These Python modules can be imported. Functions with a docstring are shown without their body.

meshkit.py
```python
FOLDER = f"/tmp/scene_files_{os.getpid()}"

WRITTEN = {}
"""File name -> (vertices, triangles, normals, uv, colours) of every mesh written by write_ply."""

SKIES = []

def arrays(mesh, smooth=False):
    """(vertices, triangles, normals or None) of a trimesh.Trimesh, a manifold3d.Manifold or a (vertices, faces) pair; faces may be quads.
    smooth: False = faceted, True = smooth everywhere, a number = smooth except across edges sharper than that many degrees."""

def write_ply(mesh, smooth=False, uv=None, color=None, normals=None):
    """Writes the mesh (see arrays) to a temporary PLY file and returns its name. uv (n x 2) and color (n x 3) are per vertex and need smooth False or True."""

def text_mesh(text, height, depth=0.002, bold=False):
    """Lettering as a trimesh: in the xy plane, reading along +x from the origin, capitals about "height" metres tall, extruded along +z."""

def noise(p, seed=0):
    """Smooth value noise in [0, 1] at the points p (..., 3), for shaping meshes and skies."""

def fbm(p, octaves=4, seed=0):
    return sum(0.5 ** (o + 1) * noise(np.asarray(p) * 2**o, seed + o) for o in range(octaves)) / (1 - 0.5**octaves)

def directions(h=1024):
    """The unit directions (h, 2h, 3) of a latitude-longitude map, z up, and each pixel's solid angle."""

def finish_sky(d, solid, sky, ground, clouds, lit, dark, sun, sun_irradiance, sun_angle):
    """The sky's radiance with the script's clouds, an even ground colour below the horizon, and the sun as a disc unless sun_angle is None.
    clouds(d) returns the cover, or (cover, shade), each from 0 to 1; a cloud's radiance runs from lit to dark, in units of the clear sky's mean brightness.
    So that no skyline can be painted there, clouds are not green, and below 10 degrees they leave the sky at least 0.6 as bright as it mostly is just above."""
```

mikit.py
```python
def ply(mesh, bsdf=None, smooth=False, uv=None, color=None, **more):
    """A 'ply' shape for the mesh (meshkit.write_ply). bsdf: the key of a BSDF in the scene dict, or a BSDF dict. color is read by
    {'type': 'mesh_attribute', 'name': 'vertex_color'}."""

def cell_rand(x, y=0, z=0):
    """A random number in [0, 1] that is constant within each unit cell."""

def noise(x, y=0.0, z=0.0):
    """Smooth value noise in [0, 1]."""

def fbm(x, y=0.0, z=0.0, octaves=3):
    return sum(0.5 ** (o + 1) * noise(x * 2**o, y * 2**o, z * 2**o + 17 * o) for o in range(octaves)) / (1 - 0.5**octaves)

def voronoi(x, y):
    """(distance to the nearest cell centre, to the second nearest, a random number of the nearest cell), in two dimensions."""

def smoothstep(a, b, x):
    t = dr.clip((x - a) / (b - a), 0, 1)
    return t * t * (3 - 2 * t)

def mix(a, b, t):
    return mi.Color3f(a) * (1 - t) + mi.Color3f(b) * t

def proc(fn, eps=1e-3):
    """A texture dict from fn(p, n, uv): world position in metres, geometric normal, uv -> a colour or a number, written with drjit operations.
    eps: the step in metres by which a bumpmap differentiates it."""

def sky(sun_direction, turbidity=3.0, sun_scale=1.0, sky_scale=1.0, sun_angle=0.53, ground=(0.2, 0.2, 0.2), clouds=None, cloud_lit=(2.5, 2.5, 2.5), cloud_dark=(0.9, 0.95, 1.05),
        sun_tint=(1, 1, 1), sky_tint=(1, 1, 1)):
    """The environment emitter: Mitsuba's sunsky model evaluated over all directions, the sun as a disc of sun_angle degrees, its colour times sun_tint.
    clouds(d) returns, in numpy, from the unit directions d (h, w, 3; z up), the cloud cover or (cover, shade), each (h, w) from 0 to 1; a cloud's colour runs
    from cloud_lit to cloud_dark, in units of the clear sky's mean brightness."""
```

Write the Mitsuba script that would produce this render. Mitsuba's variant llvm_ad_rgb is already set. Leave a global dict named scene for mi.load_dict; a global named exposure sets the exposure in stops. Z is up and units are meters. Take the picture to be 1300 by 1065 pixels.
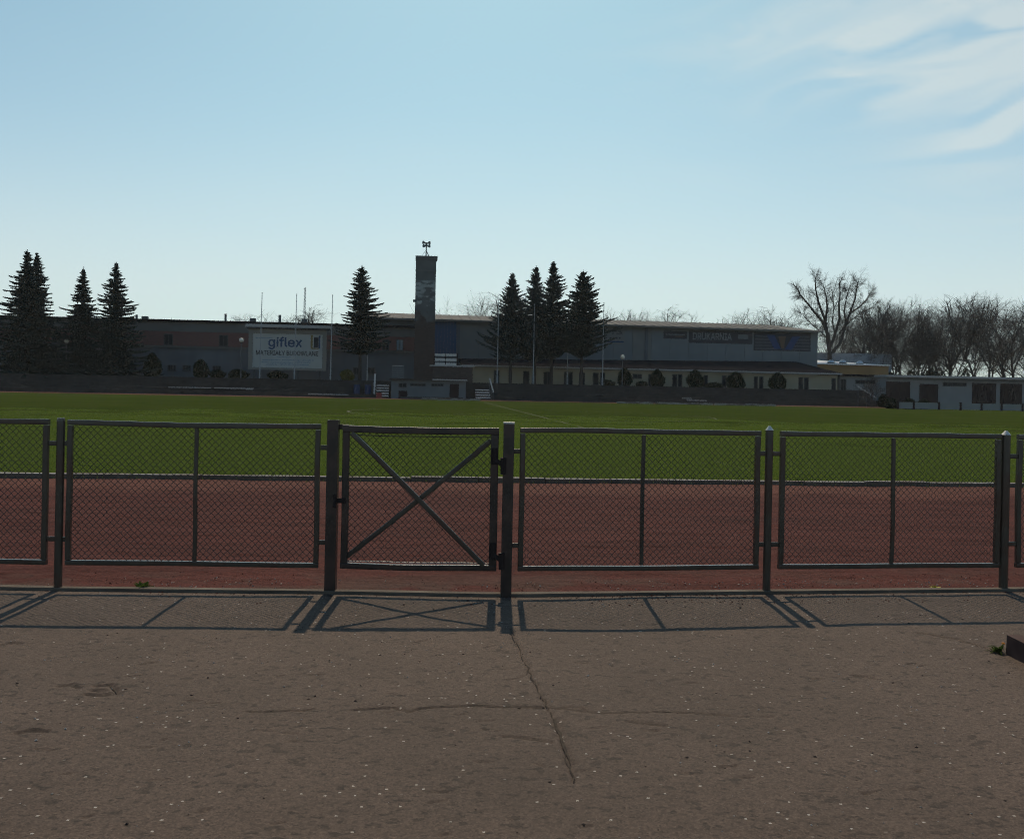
import math
import numpy as np
import drjit as dr
import mitsuba as mi
import mikit, meshkit
import trimesh
from mikit import proc, noise, fbm, voronoi, cell_rand, smoothstep, mix

scene, labels = {}, {}

# ------------------------------------------------------------------ camera, sky, exposure
F, CX, HY, EYE, ROLL = 1264.0, 650.0, 490.0, 1.40, math.radians(1.12)
exposure = 1.4
T = mi.ScalarTransform4f
cr, sr = math.cos(ROLL), math.sin(ROLL)
scene['camera'] = {
    'type': 'perspective', 'fov': math.degrees(2 * math.atan(650.0 / F)), 'fov_axis': 'x',
    'near_clip': 0.1, 'far_clip': 4000.0,
    'principal_point_offset_x': 0.0, 'principal_point_offset_y': (532.5 - HY) / 1065.0,
    'to_world': T().look_at(origin=[0, 0, EYE], target=[0, 10, EYE], up=[-sr, 0, cr]),
}
SUN_EL, SUN_AZ = math.radians(48.5), math.radians(-0.8)


def cirrus(d):
    az = np.arctan2(d[..., 0], d[..., 1])
    el = np.arcsin(np.clip(d[..., 2], -1, 1))
    q = np.stack([az * 3.2 + el * 0.8, el * 10.0 - az * 0.35, az * 0], -1)
    warp = meshkit.fbm(q * 1.3, 3, 5)[..., None] - 0.5
    q2 = q + warp * np.array([1.6, 1.2, 0.0])
    streak = meshkit.fbm(q2 * np.array([1.6, 2.4, 1]) + 3.7, 5, 11)
    fine = meshkit.fbm(q2 * np.array([2.2, 7.0, 1]), 6, 23)
    # where the cirrus banks lie: one to the upper right of the stadium, thin veils elsewhere
    bank = np.exp(-((az - 0.40) / 0.19) ** 2 - ((el - 0.322) / 0.050) ** 2)
    bank2 = 0.6 * np.exp(-((az - 0.50) / 0.13) ** 2 - ((el - 0.235) / 0.06) ** 2)
    veil = 0.30 * np.clip(meshkit.fbm(q * 0.6 + 9.1, 3, 3) - 0.38, 0, 1)
    low = 0.62 * np.exp(-(np.clip(el - 0.02, 0, 2) / 0.17) ** 2)
    c = (bank * 1.4 + bank2 * 0.9) * np.clip(streak * 2.2 - 0.55, 0, 1) * np.clip(3.0 * fine - .70, 0.08, 1.2) + veil * np.clip(streak * 2 - .5, 0, 1) + low
    return np.clip(c, 0, 0.54)


scene['daylight'] = mikit.sky(
    (math.sin(SUN_AZ) * math.cos(SUN_EL), math.cos(SUN_AZ) * math.cos(SUN_EL), math.sin(SUN_EL)),
    turbidity=3.8, sun_scale=0.75, sky_scale=1.17, clouds=cirrus, cloud_lit=(2.75, 2.85, 2.65), cloud_dark=(1.6, 1.7, 1.8),
    sun_tint=(1.0, 0.96, 0.90), sky_tint=(0.85, 1.07, 0.98), ground=(0.08, 0.09, 0.07))

# thin spring haze: one closed box of air round the camera and everything that stands here
HAZE_DENSITY = 0.00022
scene['haze_air'] = {'type': 'homogeneous', 'albedo': {'type': 'rgb', 'value': [0.95, 0.95, 0.95]}, 'sigma_t': HAZE_DENSITY}
scene['haze'] = {'type': 'cube', 'to_world': T().translate([0, 420, 12.0]).scale([900, 800, 13.5]), 'bsdf': {'type': 'null'}, 'interior': {'type': 'ref', 'id': 'haze_air'}}
labels['haze'] = {'label': 'thin pale spring haze hanging over the whole stadium', 'category': 'haze', 'kind': 'stuff'}
scene['camera']['medium'] = {'type': 'ref', 'id': 'haze_air'}

# ------------------------------------------------------------------ pixel -> place helpers (survey of the photograph)
R_ = np.array([cr, 0, sr]); U_ = np.array([-sr, 0, cr]); FW = np.array([0, 1.0, 0])
SLOPE = 0.10
NN = math.hypot(1, SLOPE)
EX = np.array([1, SLOPE, 0]) / NN
EY = np.array([-SLOPE, 1, 0]) / NN


def ray(px, py):
    return (px - CX) / F * R_ - (py - HY) / F * U_ + FW


def ground(px, py, z=0.0):
    d = ray(px, py)
    return np.array([0, 0, EYE]) + d * ((z - EYE) / d[2])


def L(px, py, w):
    """Local stadium coordinates (s along the stands, z) of what the survey saw at px, py, at the depth w."""
    d = ray(px, py)
    p = d * (w / (d @ EY))
    return float(p @ EX), float(p[2] + EYE)


def to_world(v):
    v = np.asarray(v, float)
    return v[:, :1] * EX + v[:, 1:2] * EY + np.c_[np.zeros((len(v), 2)), v[:, 2]]


def to_local(p):
    p = np.asarray(p, float)
    return np.array([p @ EX, p @ EY, p[2]])


# ------------------------------------------------------------------ mesh helpers, all (vertices, triangles)
BOXF = np.array([[0, 2, 1], [0, 3, 2], [4, 5, 6], [4, 6, 7], [0, 1, 5], [0, 5, 4], [1, 2, 6], [1, 6, 5], [2, 3, 7], [2, 7, 6], [3, 0, 4], [3, 4, 7]])


def box(x0, x1, y0, y1, z0, z1):
    x0, x1 = min(x0, x1), max(x0, x1)
    y0, y1 = min(y0, y1), max(y0, y1)
    z0, z1 = min(z0, z1), max(z0, z1)
    v = np.array([[x0, y0, z0], [x1, y0, z0], [x1, y1, z0], [x0, y1, z0], [x0, y0, z1], [x1, y0, z1], [x1, y1, z1], [x0, y1, z1]], float)
    return v, BOXF


def hexa(p):
    """Box from eight corners: four below, four above, both going round the same way."""
    return np.array(p, float), BOXF


def cat(*ms):
    vs, fs, n = [], [], 0
    for v, f in ms:
        vs.append(v); fs.append(np.asarray(f) + n); n += len(v)
    return np.vstack(vs), np.vstack(fs)


def tubes(p0, p1, r0, r1, sides=3, rng=None):
    p0, p1 = np.asarray(p0, float), np.asarray(p1, float)
    n = len(p0)
    r0, r1 = np.broadcast_to(r0, (n,)), np.broadcast_to(r1, (n,))
    t = p1 - p0
    t = t / (np.linalg.norm(t, axis=1, keepdims=True) + 1e-12)
    ref = np.where(np.abs(t[:, 2:]) < 0.9, [0, 0, 1.0], [1.0, 0, 0])
    a = np.cross(t, ref); a /= np.linalg.norm(a, axis=1, keepdims=True)
    b = np.cross(t, a)
    an = np.arange(sides) * 2 * np.pi / sides
    ring = np.cos(an)[None, :, None] * a[:, None] + np.sin(an)[None, :, None] * b[:, None]
    v = np.concatenate([p0[:, None] + ring * r0[:, None, None], p1[:, None] + ring * r1[:, None, None]], 1)
    base = (np.arange(n) * 2 * sides)[:, None]
    j = np.arange(sides); k = (j + 1) % sides
    q1 = np.stack([j, k, k + sides], 1).ravel(); q2 = np.stack([j, k + sides, j + sides], 1).ravel()
    f = np.concatenate([base + q1, base + q2], 1).reshape(-1, 3)
    return v.reshape(-1, 3), f


def rod(p0, p1, r0, r1=None, sides=12, caps=True):
    r1 = r0 if r1 is None else r1
    v, f = tubes([p0], [p1], r0, r1, sides)
    if caps:
        v = np.vstack([v, [p0], [p1]])
        j = np.arange(sides); k = (j + 1) % sides
        f = np.vstack([f, np.c_[k, j, np.full(sides, 2 * sides)], np.c_[j + sides, k + sides, np.full(sides, 2 * sides + 1)]])
    return v, f


def bar(p0, p1, wid, dep, out, rad=0.005):
    """A straight bar of rectangular section with rounded long edges; out = the direction of its depth."""
    p0, p1 = np.asarray(p0, float), np.asarray(p1, float)
    t = (p1 - p0) / np.linalg.norm(p1 - p0)
    o = np.asarray(out, float); o = o - t * (o @ t); o /= np.linalg.norm(o)
    c = np.cross(t, o)
    rad = min(rad, wid * .3, dep * .3)
    pts = []
    for sx, sy, a0 in ((1, 1, 0), (-1, 1, 90), (-1, -1, 180), (1, -1, 270)):
        for k in range(4):
            a = math.radians(a0 + 30 * k)
            pts.append((sx * (wid / 2 - rad) + rad * math.cos(a), sy * (dep / 2 - rad) + rad * math.sin(a)))
    ring = np.array([c * x + o * y for x, y in pts]); n = len(pts)
    length = np.linalg.norm(p1 - p0)
    m = 9 if length > .5 else 1
    q = np.random.default_rng(int(abs(p0 @ [7919.0, 104729.0, 1299.0]) * 10) % 100000)
    st = np.linspace(0, 1, m + 1)
    bend = np.zeros((m + 1, 2))
    if m > 1:
        for h in (1, 2, 3):
            bend += np.sin(np.pi * h * st)[:, None] * q.normal(0, .0028 / h, 2)
    v = np.vstack([p0 + (p1 - p0) * a + c * b[0] + o * b[1] * .4 + ring for a, b in zip(st, bend)])
    j = np.arange(n); k = (j + 1) % n
    fs = [np.vstack([np.c_[j, k, k + n], np.c_[j, k + n, j + n]]) + i * n for i in range(m)]
    e = m * n
    f = np.vstack(fs + [np.array([[0, i + 1, i] for i in range(1, n - 1)]), np.array([[e, e + i, e + i + 1] for i in range(1, n - 1)])])
    return fixed((v, f))


def fixed(mesh):
    """Outward normals."""
    m = trimesh.Trimesh(mesh[0], mesh[1], process=False)
    return (np.array(m.vertices), np.array(m.faces)[:, ::-1]) if m.volume < 0 else mesh


# ------------------------------------------------------------------ naming helpers
used = set()


def numbered(base):
    k, i = base, 0
    while k in used:
        i += 1
        k = f'{base}_{i:03d}'
    used.add(k)
    return k


def thing(name, label, cat_, group=None):
    k = numbered(name)
    labels[k] = {'label': label, 'category': cat_}
    if group:
        labels[k]['group'] = group
    return k


def put(key, mesh, bsdf, smooth=False, **more):
    scene[key] = mikit.ply(mesh, bsdf, smooth, **more)
    return key


def part(parent, name, mesh, bsdf, smooth=False, label=None, kind=None):
    k = numbered(parent + '__' + name)
    put(k, mesh, bsdf, smooth)
    if label or kind:
        labels[k] = {}
        if label: labels[k]['label'] = label
        if kind: labels[k]['kind'] = kind
    return k


def structure(name, mesh, bsdf, label, smooth=False):
    k = numbered(name)
    put(k, mesh, bsdf, smooth)
    labels[k] = {'label': label, 'category': name.replace('_', ' '), 'kind': 'structure'}
    return k


def stuff(name, mesh, bsdf, label, category, smooth=False):
    k = numbered(name)
    put(k, mesh, bsdf, smooth)
    labels[k] = {'label': label, 'category': category, 'kind': 'stuff'}
    return k


def lp(s, w, z):
    return to_world(np.array([[s, w, z]]))[0]


def wl(mesh):
    return to_world(mesh[0]), mesh[1]


# ------------------------------------------------------------------ materials
def mat(key, rgb, rough=0.8, metallic=0.0, spec=0.3, bump=None, bump_scale=1.0, bump_eps=1e-3, **more):
    col = rgb if isinstance(rgb, dict) else {'type': 'rgb', 'value': list(rgb)}
    b = {'type': 'principled', 'base_color': col, 'roughness': rough, 'metallic': metallic, 'specular': spec, **more}
    if bump is not None:
        b = {'type': 'bumpmap', 'arbitrary': proc(bump, bump_eps), 'scale': bump_scale, 'bsdf': b}
    scene[key] = {'type': 'twosided', 'bsdf': b}


def asphalt_col(p, n, uv):
    g = fbm(p.x * 3.1, p.y * 3.1, 0.3, 4)
    big = fbm(p.x * 0.8 + 4.0, p.y * 0.8, 7.0, 3)
    grain = cell_rand(dr.floor(p.x * 170), dr.floor(p.y * 170), 3)
    grain2 = noise(p.x * 95, p.y * 95, 1.0)
    chip = smoothstep(0.9965, 0.999, cell_rand(dr.floor(p.x * 110 + 0.4 * noise(p.x * 60, p.y * 60)), dr.floor(p.y * 110), 9))
    c = mix((0.050, 0.034, 0.026), (0.084, 0.058, 0.045), g * 0.7 + big * 0.9 - 0.30)
    c = c * (0.52 + 0.60 * grain * grain + 0.52 * grain2)
    fleck = smoothstep(0.66, 0.74, fbm(p.x * 23.0, p.y * 34.0, 3.0, 3))
    c = c * (1 - 0.45 * fleck)
    return mix(c, (0.40, 0.37, 0.33), chip * 0.8)


mat('asphalt', proc(asphalt_col), 0.85, spec=0.35, bump=lambda p, n, uv: 0.0011 * noise(p.x * 150, p.y * 150) + 0.0012 * noise(p.x * 70, p.y * 70, 3.0), bump_eps=0.002)


def cinder_col(p, n, uv):
    u = p.x + 0.1 * p.y
    v = p.y - 0.1 * p.x
    g = fbm(u * 1.1, v * 4.5, 1.0, 4)
    fine = fbm(u * 14, v * 26, 2.0, 3)
    grain = cell_rand(dr.floor(u * 60), dr.floor(v * 60), 1)
    c = mix((0.046, 0.0142, 0.0115), (0.095, 0.030, 0.024), g * 0.9 + 0.5 * fine - 0.25)
    # the outermost strip beside the pitch is dry, paler cinder
    dry = smoothstep(12.6, 13.9, v + 1.2 * fbm(u * 0.7, v * 0.9, 5.0, 3) - 0.6) * (0.55 + 0.6 * fine)
    c = mix(c, (0.120, 0.050, 0.036), dr.clip(dry, 0, 1) * 0.8)
    soil = smoothstep(0.45, 0.62, fbm(u * 2.2, v * 2.2, 8.0, 4)) * (1 - smoothstep(7.0, 8.0, v))
    c = mix(c, (0.066, 0.040, 0.032), soil * 0.7)
    return c * (0.75 + 0.5 * grain)


mat('cinder', proc(cinder_col), 0.95, spec=0.1, bump=lambda p, n, uv: 0.012 * fbm(p.x * 3, p.y * 12, 0.0, 3) + 0.004 * noise(p.x * 40, p.y * 40), bump_eps=0.008)


def grass_col(p, n, uv):
    u = p.x + 0.1 * p.y
    v = p.y - 0.1 * p.x
    g = fbm(u * 0.5, v * 0.35, 1.0, 4)
    f = fbm(u * 6, v * 4, 2.0, 3)
    c = mix((0.037, 0.055, 0.010), (0.062, 0.080, 0.016), g * 0.9 + 0.6 * f - 0.3)
    bare = smoothstep(0.60, 0.75, fbm(u * 0.9 + 7, v * 0.8, 4.0, 4))
    return mix(c, (0.058, 0.062, 0.018), bare * 0.5)


mat('turf', proc(grass_col), 1.0, spec=0.0, bump=lambda p, n, uv: 0.03 * noise(p.x * 14, p.y * 14) + 0.02 * noise(p.x * 37, p.y * 37), bump_eps=0.01)
scene['blade'] = {'type': 'principledthin', 'base_color': {'type': 'rgb', 'value': [0.136, 0.186, 0.038]}, 'roughness': 0.7, 'diff_trans': 1.0, 'eta': 1.3}
scene['weed_leaf'] = {'type': 'principledthin', 'base_color': {'type': 'rgb', 'value': [0.055, 0.085, 0.022]}, 'roughness': 0.6, 'diff_trans': 0.9, 'eta': 1.3}
mat('weed_yellow', (0.36, 0.36, 0.03), 0.6)
mat('petal_orange', (0.75, 0.26, 0.03), 0.6)


def soil_col(p, n, uv):
    g = fbm(p.x * 0.7, p.y * 0.7, 1.0, 4)
    return mix((0.05, 0.05, 0.028), (0.10, 0.085, 0.055), g)


mat('soil', proc(soil_col), 0.95, spec=0.1)
mat('line_paint', proc(lambda p, n, uv: mix((0.045, 0.055, 0.015), (0.12, 0.135, 0.08), smoothstep(0.52, 0.72, fbm(p.x * 5, p.y * 5, 2.0, 4)))), 0.9)


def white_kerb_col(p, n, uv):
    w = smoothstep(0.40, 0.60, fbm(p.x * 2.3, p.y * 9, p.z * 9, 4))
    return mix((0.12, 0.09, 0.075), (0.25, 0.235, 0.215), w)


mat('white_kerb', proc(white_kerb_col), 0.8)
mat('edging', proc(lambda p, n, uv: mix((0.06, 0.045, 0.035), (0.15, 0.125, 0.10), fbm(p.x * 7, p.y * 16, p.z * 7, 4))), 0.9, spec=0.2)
mat('red_kerb', proc(lambda p, n, uv: mix((0.035, 0.018, 0.016), (0.085, 0.05, 0.043), fbm(p.x * 14, p.y * 14, p.z * 14, 4))), 0.85, spec=0.2)


def paint_col(p, n, uv):
    g = fbm(p.x * 16, p.y * 16, p.z * 9, 4)
    rust = smoothstep(0.50, 0.66, fbm(p.x * 9 + 3, p.y * 9, p.z * 5, 4))
    c = mix((0.032, 0.027, 0.020), (0.062, 0.053, 0.042), g)
    return mix(c, (0.052, 0.029, 0.021), rust * 0.8)


mat('green_paint', proc(paint_col), 0.26, spec=0.6)
mat('rusty', proc(lambda p, n, uv: mix((0.020, 0.014, 0.012), (0.045, 0.025, 0.020), smoothstep(0.35, 0.65, fbm(p.x * 11, p.y * 11, p.z * 7, 4)))), 0.34, spec=0.5)
mat('hinge_iron', (0.020, 0.012, 0.011), 0.7)
mat('wire', (0.055, 0.046, 0.040), 0.5, 0.0)
mat('cap_steel', (0.55, 0.53, 0.48), 0.45, 0.3)
mat('pebble', proc(lambda p, n, uv: mix((0.16, 0.14, 0.12), (0.34, 0.31, 0.28), cell_rand(dr.floor(p.x * 25), dr.floor(p.y * 25), 2))), 0.7)
mat('crumb', (0.028, 0.021, 0.017), 0.95)
mat('crack_dirt', proc(lambda p, n, uv: mix((0.026, 0.019, 0.014), (0.060, 0.046, 0.035), noise(p.x * 60, p.y * 60))), 0.95)


def conc(a, b, f=1.0):
    def fn(p, n, uv):
        g = fbm(p.x * 0.9 * f, p.y * 0.9 * f, p.z * 1.6 * f, 4)
        st = fbm(p.x * 3.2 * f, p.y * 3.2 * f, p.z * 0.5 * f, 3)
        return mix(a, b, g * 0.9 + 0.6 * st - 0.25)
    return proc(fn)


mat('terrace_concrete', conc((0.032, 0.029, 0.029), (0.080, 0.071, 0.066)), 0.95, spec=0.1)
mat('grey_plaster', conc((0.105, 0.118, 0.128), (0.165, 0.175, 0.18), 0.5), 0.9, spec=0.1)
mat('blue_plaster', conc((0.085, 0.094, 0.110), (0.135, 0.145, 0.158), 0.5), 0.9, spec=0.1)
mat('dark_fascia', conc((0.105, 0.105, 0.105), (0.150, 0.147, 0.142), 0.5), 0.9, spec=0.1)


def brick_far(a, b):
    def fn(p, n, uv):
        row = dr.floor(p.z * 12.5)
        u = p.x * 4 + 0.5 * (row - 2 * dr.floor(row / 2))
        r = cell_rand(dr.floor(u), row, 3)
        j = smoothstep(0.0, 0.12, dr.abs(u - dr.floor(u) - 0.5) * -1 + 0.5)
        g = fbm(p.x * 0.7, p.y * 0.7, p.z * 0.9, 3)
        return mix((0.11, 0.10, 0.095), mix(a, b, 0.6 * r + 0.4 * g), 0.35 + 0.65 * j)
    return proc(fn)


mat('red_brick', brick_far((0.130, 0.068, 0.062), (0.185, 0.092, 0.082)), 0.9, spec=0.1)


def tower_col(p, n, uv):
    r = cell_rand(dr.floor(p.x * 4), dr.floor(p.z * 12.5), 3)
    brickc = mix((0.058, 0.045, 0.042), (0.082, 0.060, 0.053), r)
    pl = fbm(p.x * 1.6, p.y * 1.6, p.z * 1.2, 4)
    dark = mix((0.085, 0.090, 0.092), (0.13, 0.135, 0.135), pl)
    light = mix((0.20, 0.215, 0.21), (0.36, 0.375, 0.365), pl)
    # bare brick low down, then pale patched plaster, then a grey sheet-clad head
    e = p.z + 2.2 * (fbm(p.x * 2.3, p.y * 2.3, p.z * 1.1, 3) - 0.5)
    c = mix(brickc, dark, smoothstep(8.0, 8.9, e))
    c = mix(c, light, smoothstep(0.42, 0.58, fbm(p.x * 1.2 + 5, p.y, p.z * 2.2, 4)) * smoothstep(9.7, 10.3, e) * (1 - smoothstep(12.3, 12.5, p.z)))
    return c


mat('tower_wall', proc(tower_col), 0.9, spec=0.1)
mat('hall_panel', conc((0.128, 0.142, 0.152), (0.178, 0.190, 0.198), 0.4), 0.85, spec=0.15)
mat('hall_panel_warm', conc((0.138, 0.142, 0.142), (0.184, 0.185, 0.180), 0.4), 0.85, spec=0.15)
mat('blue_steel', (0.035, 0.075, 0.15), 0.6)
mat('tin_roof', conc((0.105, 0.10, 0.09), (0.22, 0.205, 0.185), 1.4), 0.85, spec=0.1)
mat('dark_roof', conc((0.009, 0.009, 0.011), (0.019, 0.018, 0.021), 1.5), 1.0, spec=0.0)
mat('cream_wall', conc((0.26, 0.225, 0.16), (0.34, 0.295, 0.22), 0.6), 0.9, spec=0.1)
mat('white_wall', conc((0.18, 0.182, 0.182), (0.245, 0.247, 0.245), 0.6), 0.9, spec=0.1)
mat('ochre_wall', conc((0.21, 0.135, 0.065), (0.28, 0.18, 0.09), 0.6), 0.9, spec=0.1)
mat('gutter', (0.30, 0.29, 0.285), 0.5, spec=0.4)
mat('white_paint', (0.46, 0.45, 0.44), 0.6)
mat('white_sheet', (0.70, 0.71, 0.70), 0.5)
mat('grey_sheet', (0.21, 0.23, 0.26), 0.6)
mat('pane', (0.012, 0.014, 0.018), 0.35, spec=0.12)
mat('pane_blue', (0.08, 0.13, 0.18), 0.3, spec=0.5)
mat('frame_grey', (0.075, 0.075, 0.075), 0.7)
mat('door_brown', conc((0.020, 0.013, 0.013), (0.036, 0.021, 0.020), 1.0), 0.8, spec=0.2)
mat('board_white', conc((0.31, 0.315, 0.305), (0.38, 0.385, 0.37), 0.8), 0.6)
mat('board_frame', (0.19, 0.18, 0.165), 0.7)
mat('ink_blue', (0.020, 0.050, 0.120), 0.7)
mat('ink_black', (0.022, 0.024, 0.030), 0.7)
mat('ink_pale', (0.16, 0.22, 0.30), 0.7)
mat('ink_ochre', (0.20, 0.14, 0.05), 0.7)
mat('banner_stripe', (0.075, 0.080, 0.092), 0.6)
mat('banner_dark', (0.035, 0.035, 0.045), 0.6)
mat('banner_letter', (0.17, 0.18, 0.19), 0.6)
mat('banner_blue', (0.026, 0.050, 0.14), 0.6)
mat('banner_orange', (0.12, 0.075, 0.05), 0.6)
mat('pole_white', (0.27, 0.28, 0.29), 0.45)
mat('pole_grey', (0.10, 0.105, 0.11), 0.5)
mat('lamp_globe', (0.55, 0.52, 0.46), 0.3, spec=0.5)
mat('siren_grey', (0.07, 0.09, 0.09), 0.6)
mat('bark', proc(lambda p, n, uv: mix((0.032, 0.029, 0.027), (0.065, 0.058, 0.053), fbm(p.x * 4, p.y * 4, p.z * 1.5, 3))), 0.95, spec=0.1)
mat('twig', (0.075, 0.064, 0.058), 0.95, spec=0.1)
mat('spruce_bark', (0.055, 0.045, 0.040), 0.95, spec=0.1)
mat('spruce_needles', (0.040, 0.055, 0.050), 0.85, spec=0.15)
mat('spruce_blue', (0.045, 0.062, 0.062), 0.85, spec=0.15)
mat('thuja', (0.016, 0.025, 0.013), 0.9, spec=0.1)
mat('hedge', (0.020, 0.025, 0.013), 0.9, spec=0.1)
mat('forsythia', (0.13, 0.115, 0.03), 0.8)
mat('barrel_blue', (0.018, 0.032, 0.085), 0.5)
mat('red_enamel', (0.19, 0.03, 0.027), 0.6)

# ================================================================== THE SETTING: ground, path, track, pitch, terrain
W_KERB, W_GRASS_END, W_TERRACE = 14.70, 91.0, 98.0


def sheet(s0, s1, w0, w1, z, ns=1, nw=1):
    S, Wd = np.meshgrid(np.linspace(s0, s1, ns + 1), np.linspace(w0, w1, nw + 1), indexing='ij')
    v = np.c_[S.ravel(), Wd.ravel(), np.full(S.size, z)]
    i, j = np.meshgrid(np.arange(ns), np.arange(nw), indexing='ij')
    a = (i * (nw + 1) + j).ravel()
    f = np.vstack([np.c_[a, a + nw + 1, a + nw + 2], np.c_[a, a + nw + 2, a + 1]])
    return v, f


structure('ground', sheet(-620, 620, -90, 900, -0.06), 'soil', 'bare earth and rough ground lying beyond the stadium')

# the edge between asphalt and cinder, as surveyed
EDGE = np.array([ground(x, y)[:2] for x, y in [(-900, 733), (-270, 743), (70, 750), (418, 754), (642, 758), (975, 754), (1276, 751), (1580, 748), (2200, 742)]])


def edge_y(x):
    return np.interp(x, EDGE[:, 0], EDGE[:, 1])


def ribbon_mesh(xs, y0, y1, z0, z1):
    """A solid strip between two lines y0(x), y1(x), from z0 to z1."""
    v = []
    for x, a, b in zip(xs, y0, y1):
        v += [[x, a, z0], [x, b, z0], [x, b, z1], [x, a, z1]]
    n = len(xs); f = []
    for i in range(n - 1):
        o, q = 4 * i, 4 * i + 4
        for j in range(4):
            k = (j + 1) % 4
            f += [[o + j, q + j, q + k], [o + j, q + k, o + k]]
    f += [[0, 1, 2], [0, 2, 3], [4 * n - 4, 4 * n - 2, 4 * n - 3], [4 * n - 4, 4 * n - 1, 4 * n - 2]]
    return np.array(v, float), np.array(f)


rng = np.random.default_rng(7)

# cracks and hollows in the asphalt: polylines (photo survey), half width m, depth m
CRACKS = []


def crack(pts, half, depth, jit=0.012, step=0.05):
    p = np.array([ground(x, y)[:2] for x, y in pts])
    out = [p[0]]
    for a, b in zip(p[:-1], p[1:]):
        n = max(1, int(np.linalg.norm(b - a) / step))
        for k in range(1, n + 1):
            out.append(a + (b - a) * k / n + rng.normal(0, jit, 2) * (k < n))
    CRACKS.append((np.array(out), half, depth))


crack([(649, 800), (652, 812), (661, 826), (672, 846), (680, 868), (693, 895), (704, 915), (712, 935), (718, 955), (724, 978), (728, 992)], 0.0065, 0.010, 0.007)
crack([(704, 912), (712, 936), (719, 952), (725, 968)], 0.016, 0.010)
crack([(448, 901), (500, 899), (520, 904), (545, 898), (600, 896), (650, 897), (690, 898)], 0.0065, 0.010, 0.007)
crack([(672, 846), (668, 856), (655, 862), (640, 864)], 0.005, 0.007)
crack([(693, 895), (705, 900), (722, 897), (748, 903)], 0.005, 0.007)
crack([(312, 903), (365, 902), (400, 900)], 0.007, 0.008)
crack([(1165, 804), (1190, 808), (1215, 812), (1255, 823), (1275, 832)], 0.008, 0.010)
crack([(700, 899), (760, 905), (850, 902), (930, 908)], 0.006, 0.007)
crack([(75, 870), (90, 868), (100, 872)], 0.010, 0.010)
crack([(112, 880), (130, 882), (148, 879)], 0.012, 0.012)
crack([(122, 870), (140, 868), (150, 880)], 0.009, 0.012)
crack([(118, 875), (132, 876)], 0.010, 0.010)
crack([(22, 930), (40, 926), (58, 927)], 0.014, 0.012)
crack([(0, 818), (15, 815), (26, 816)], 0.008, 0.008)
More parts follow.
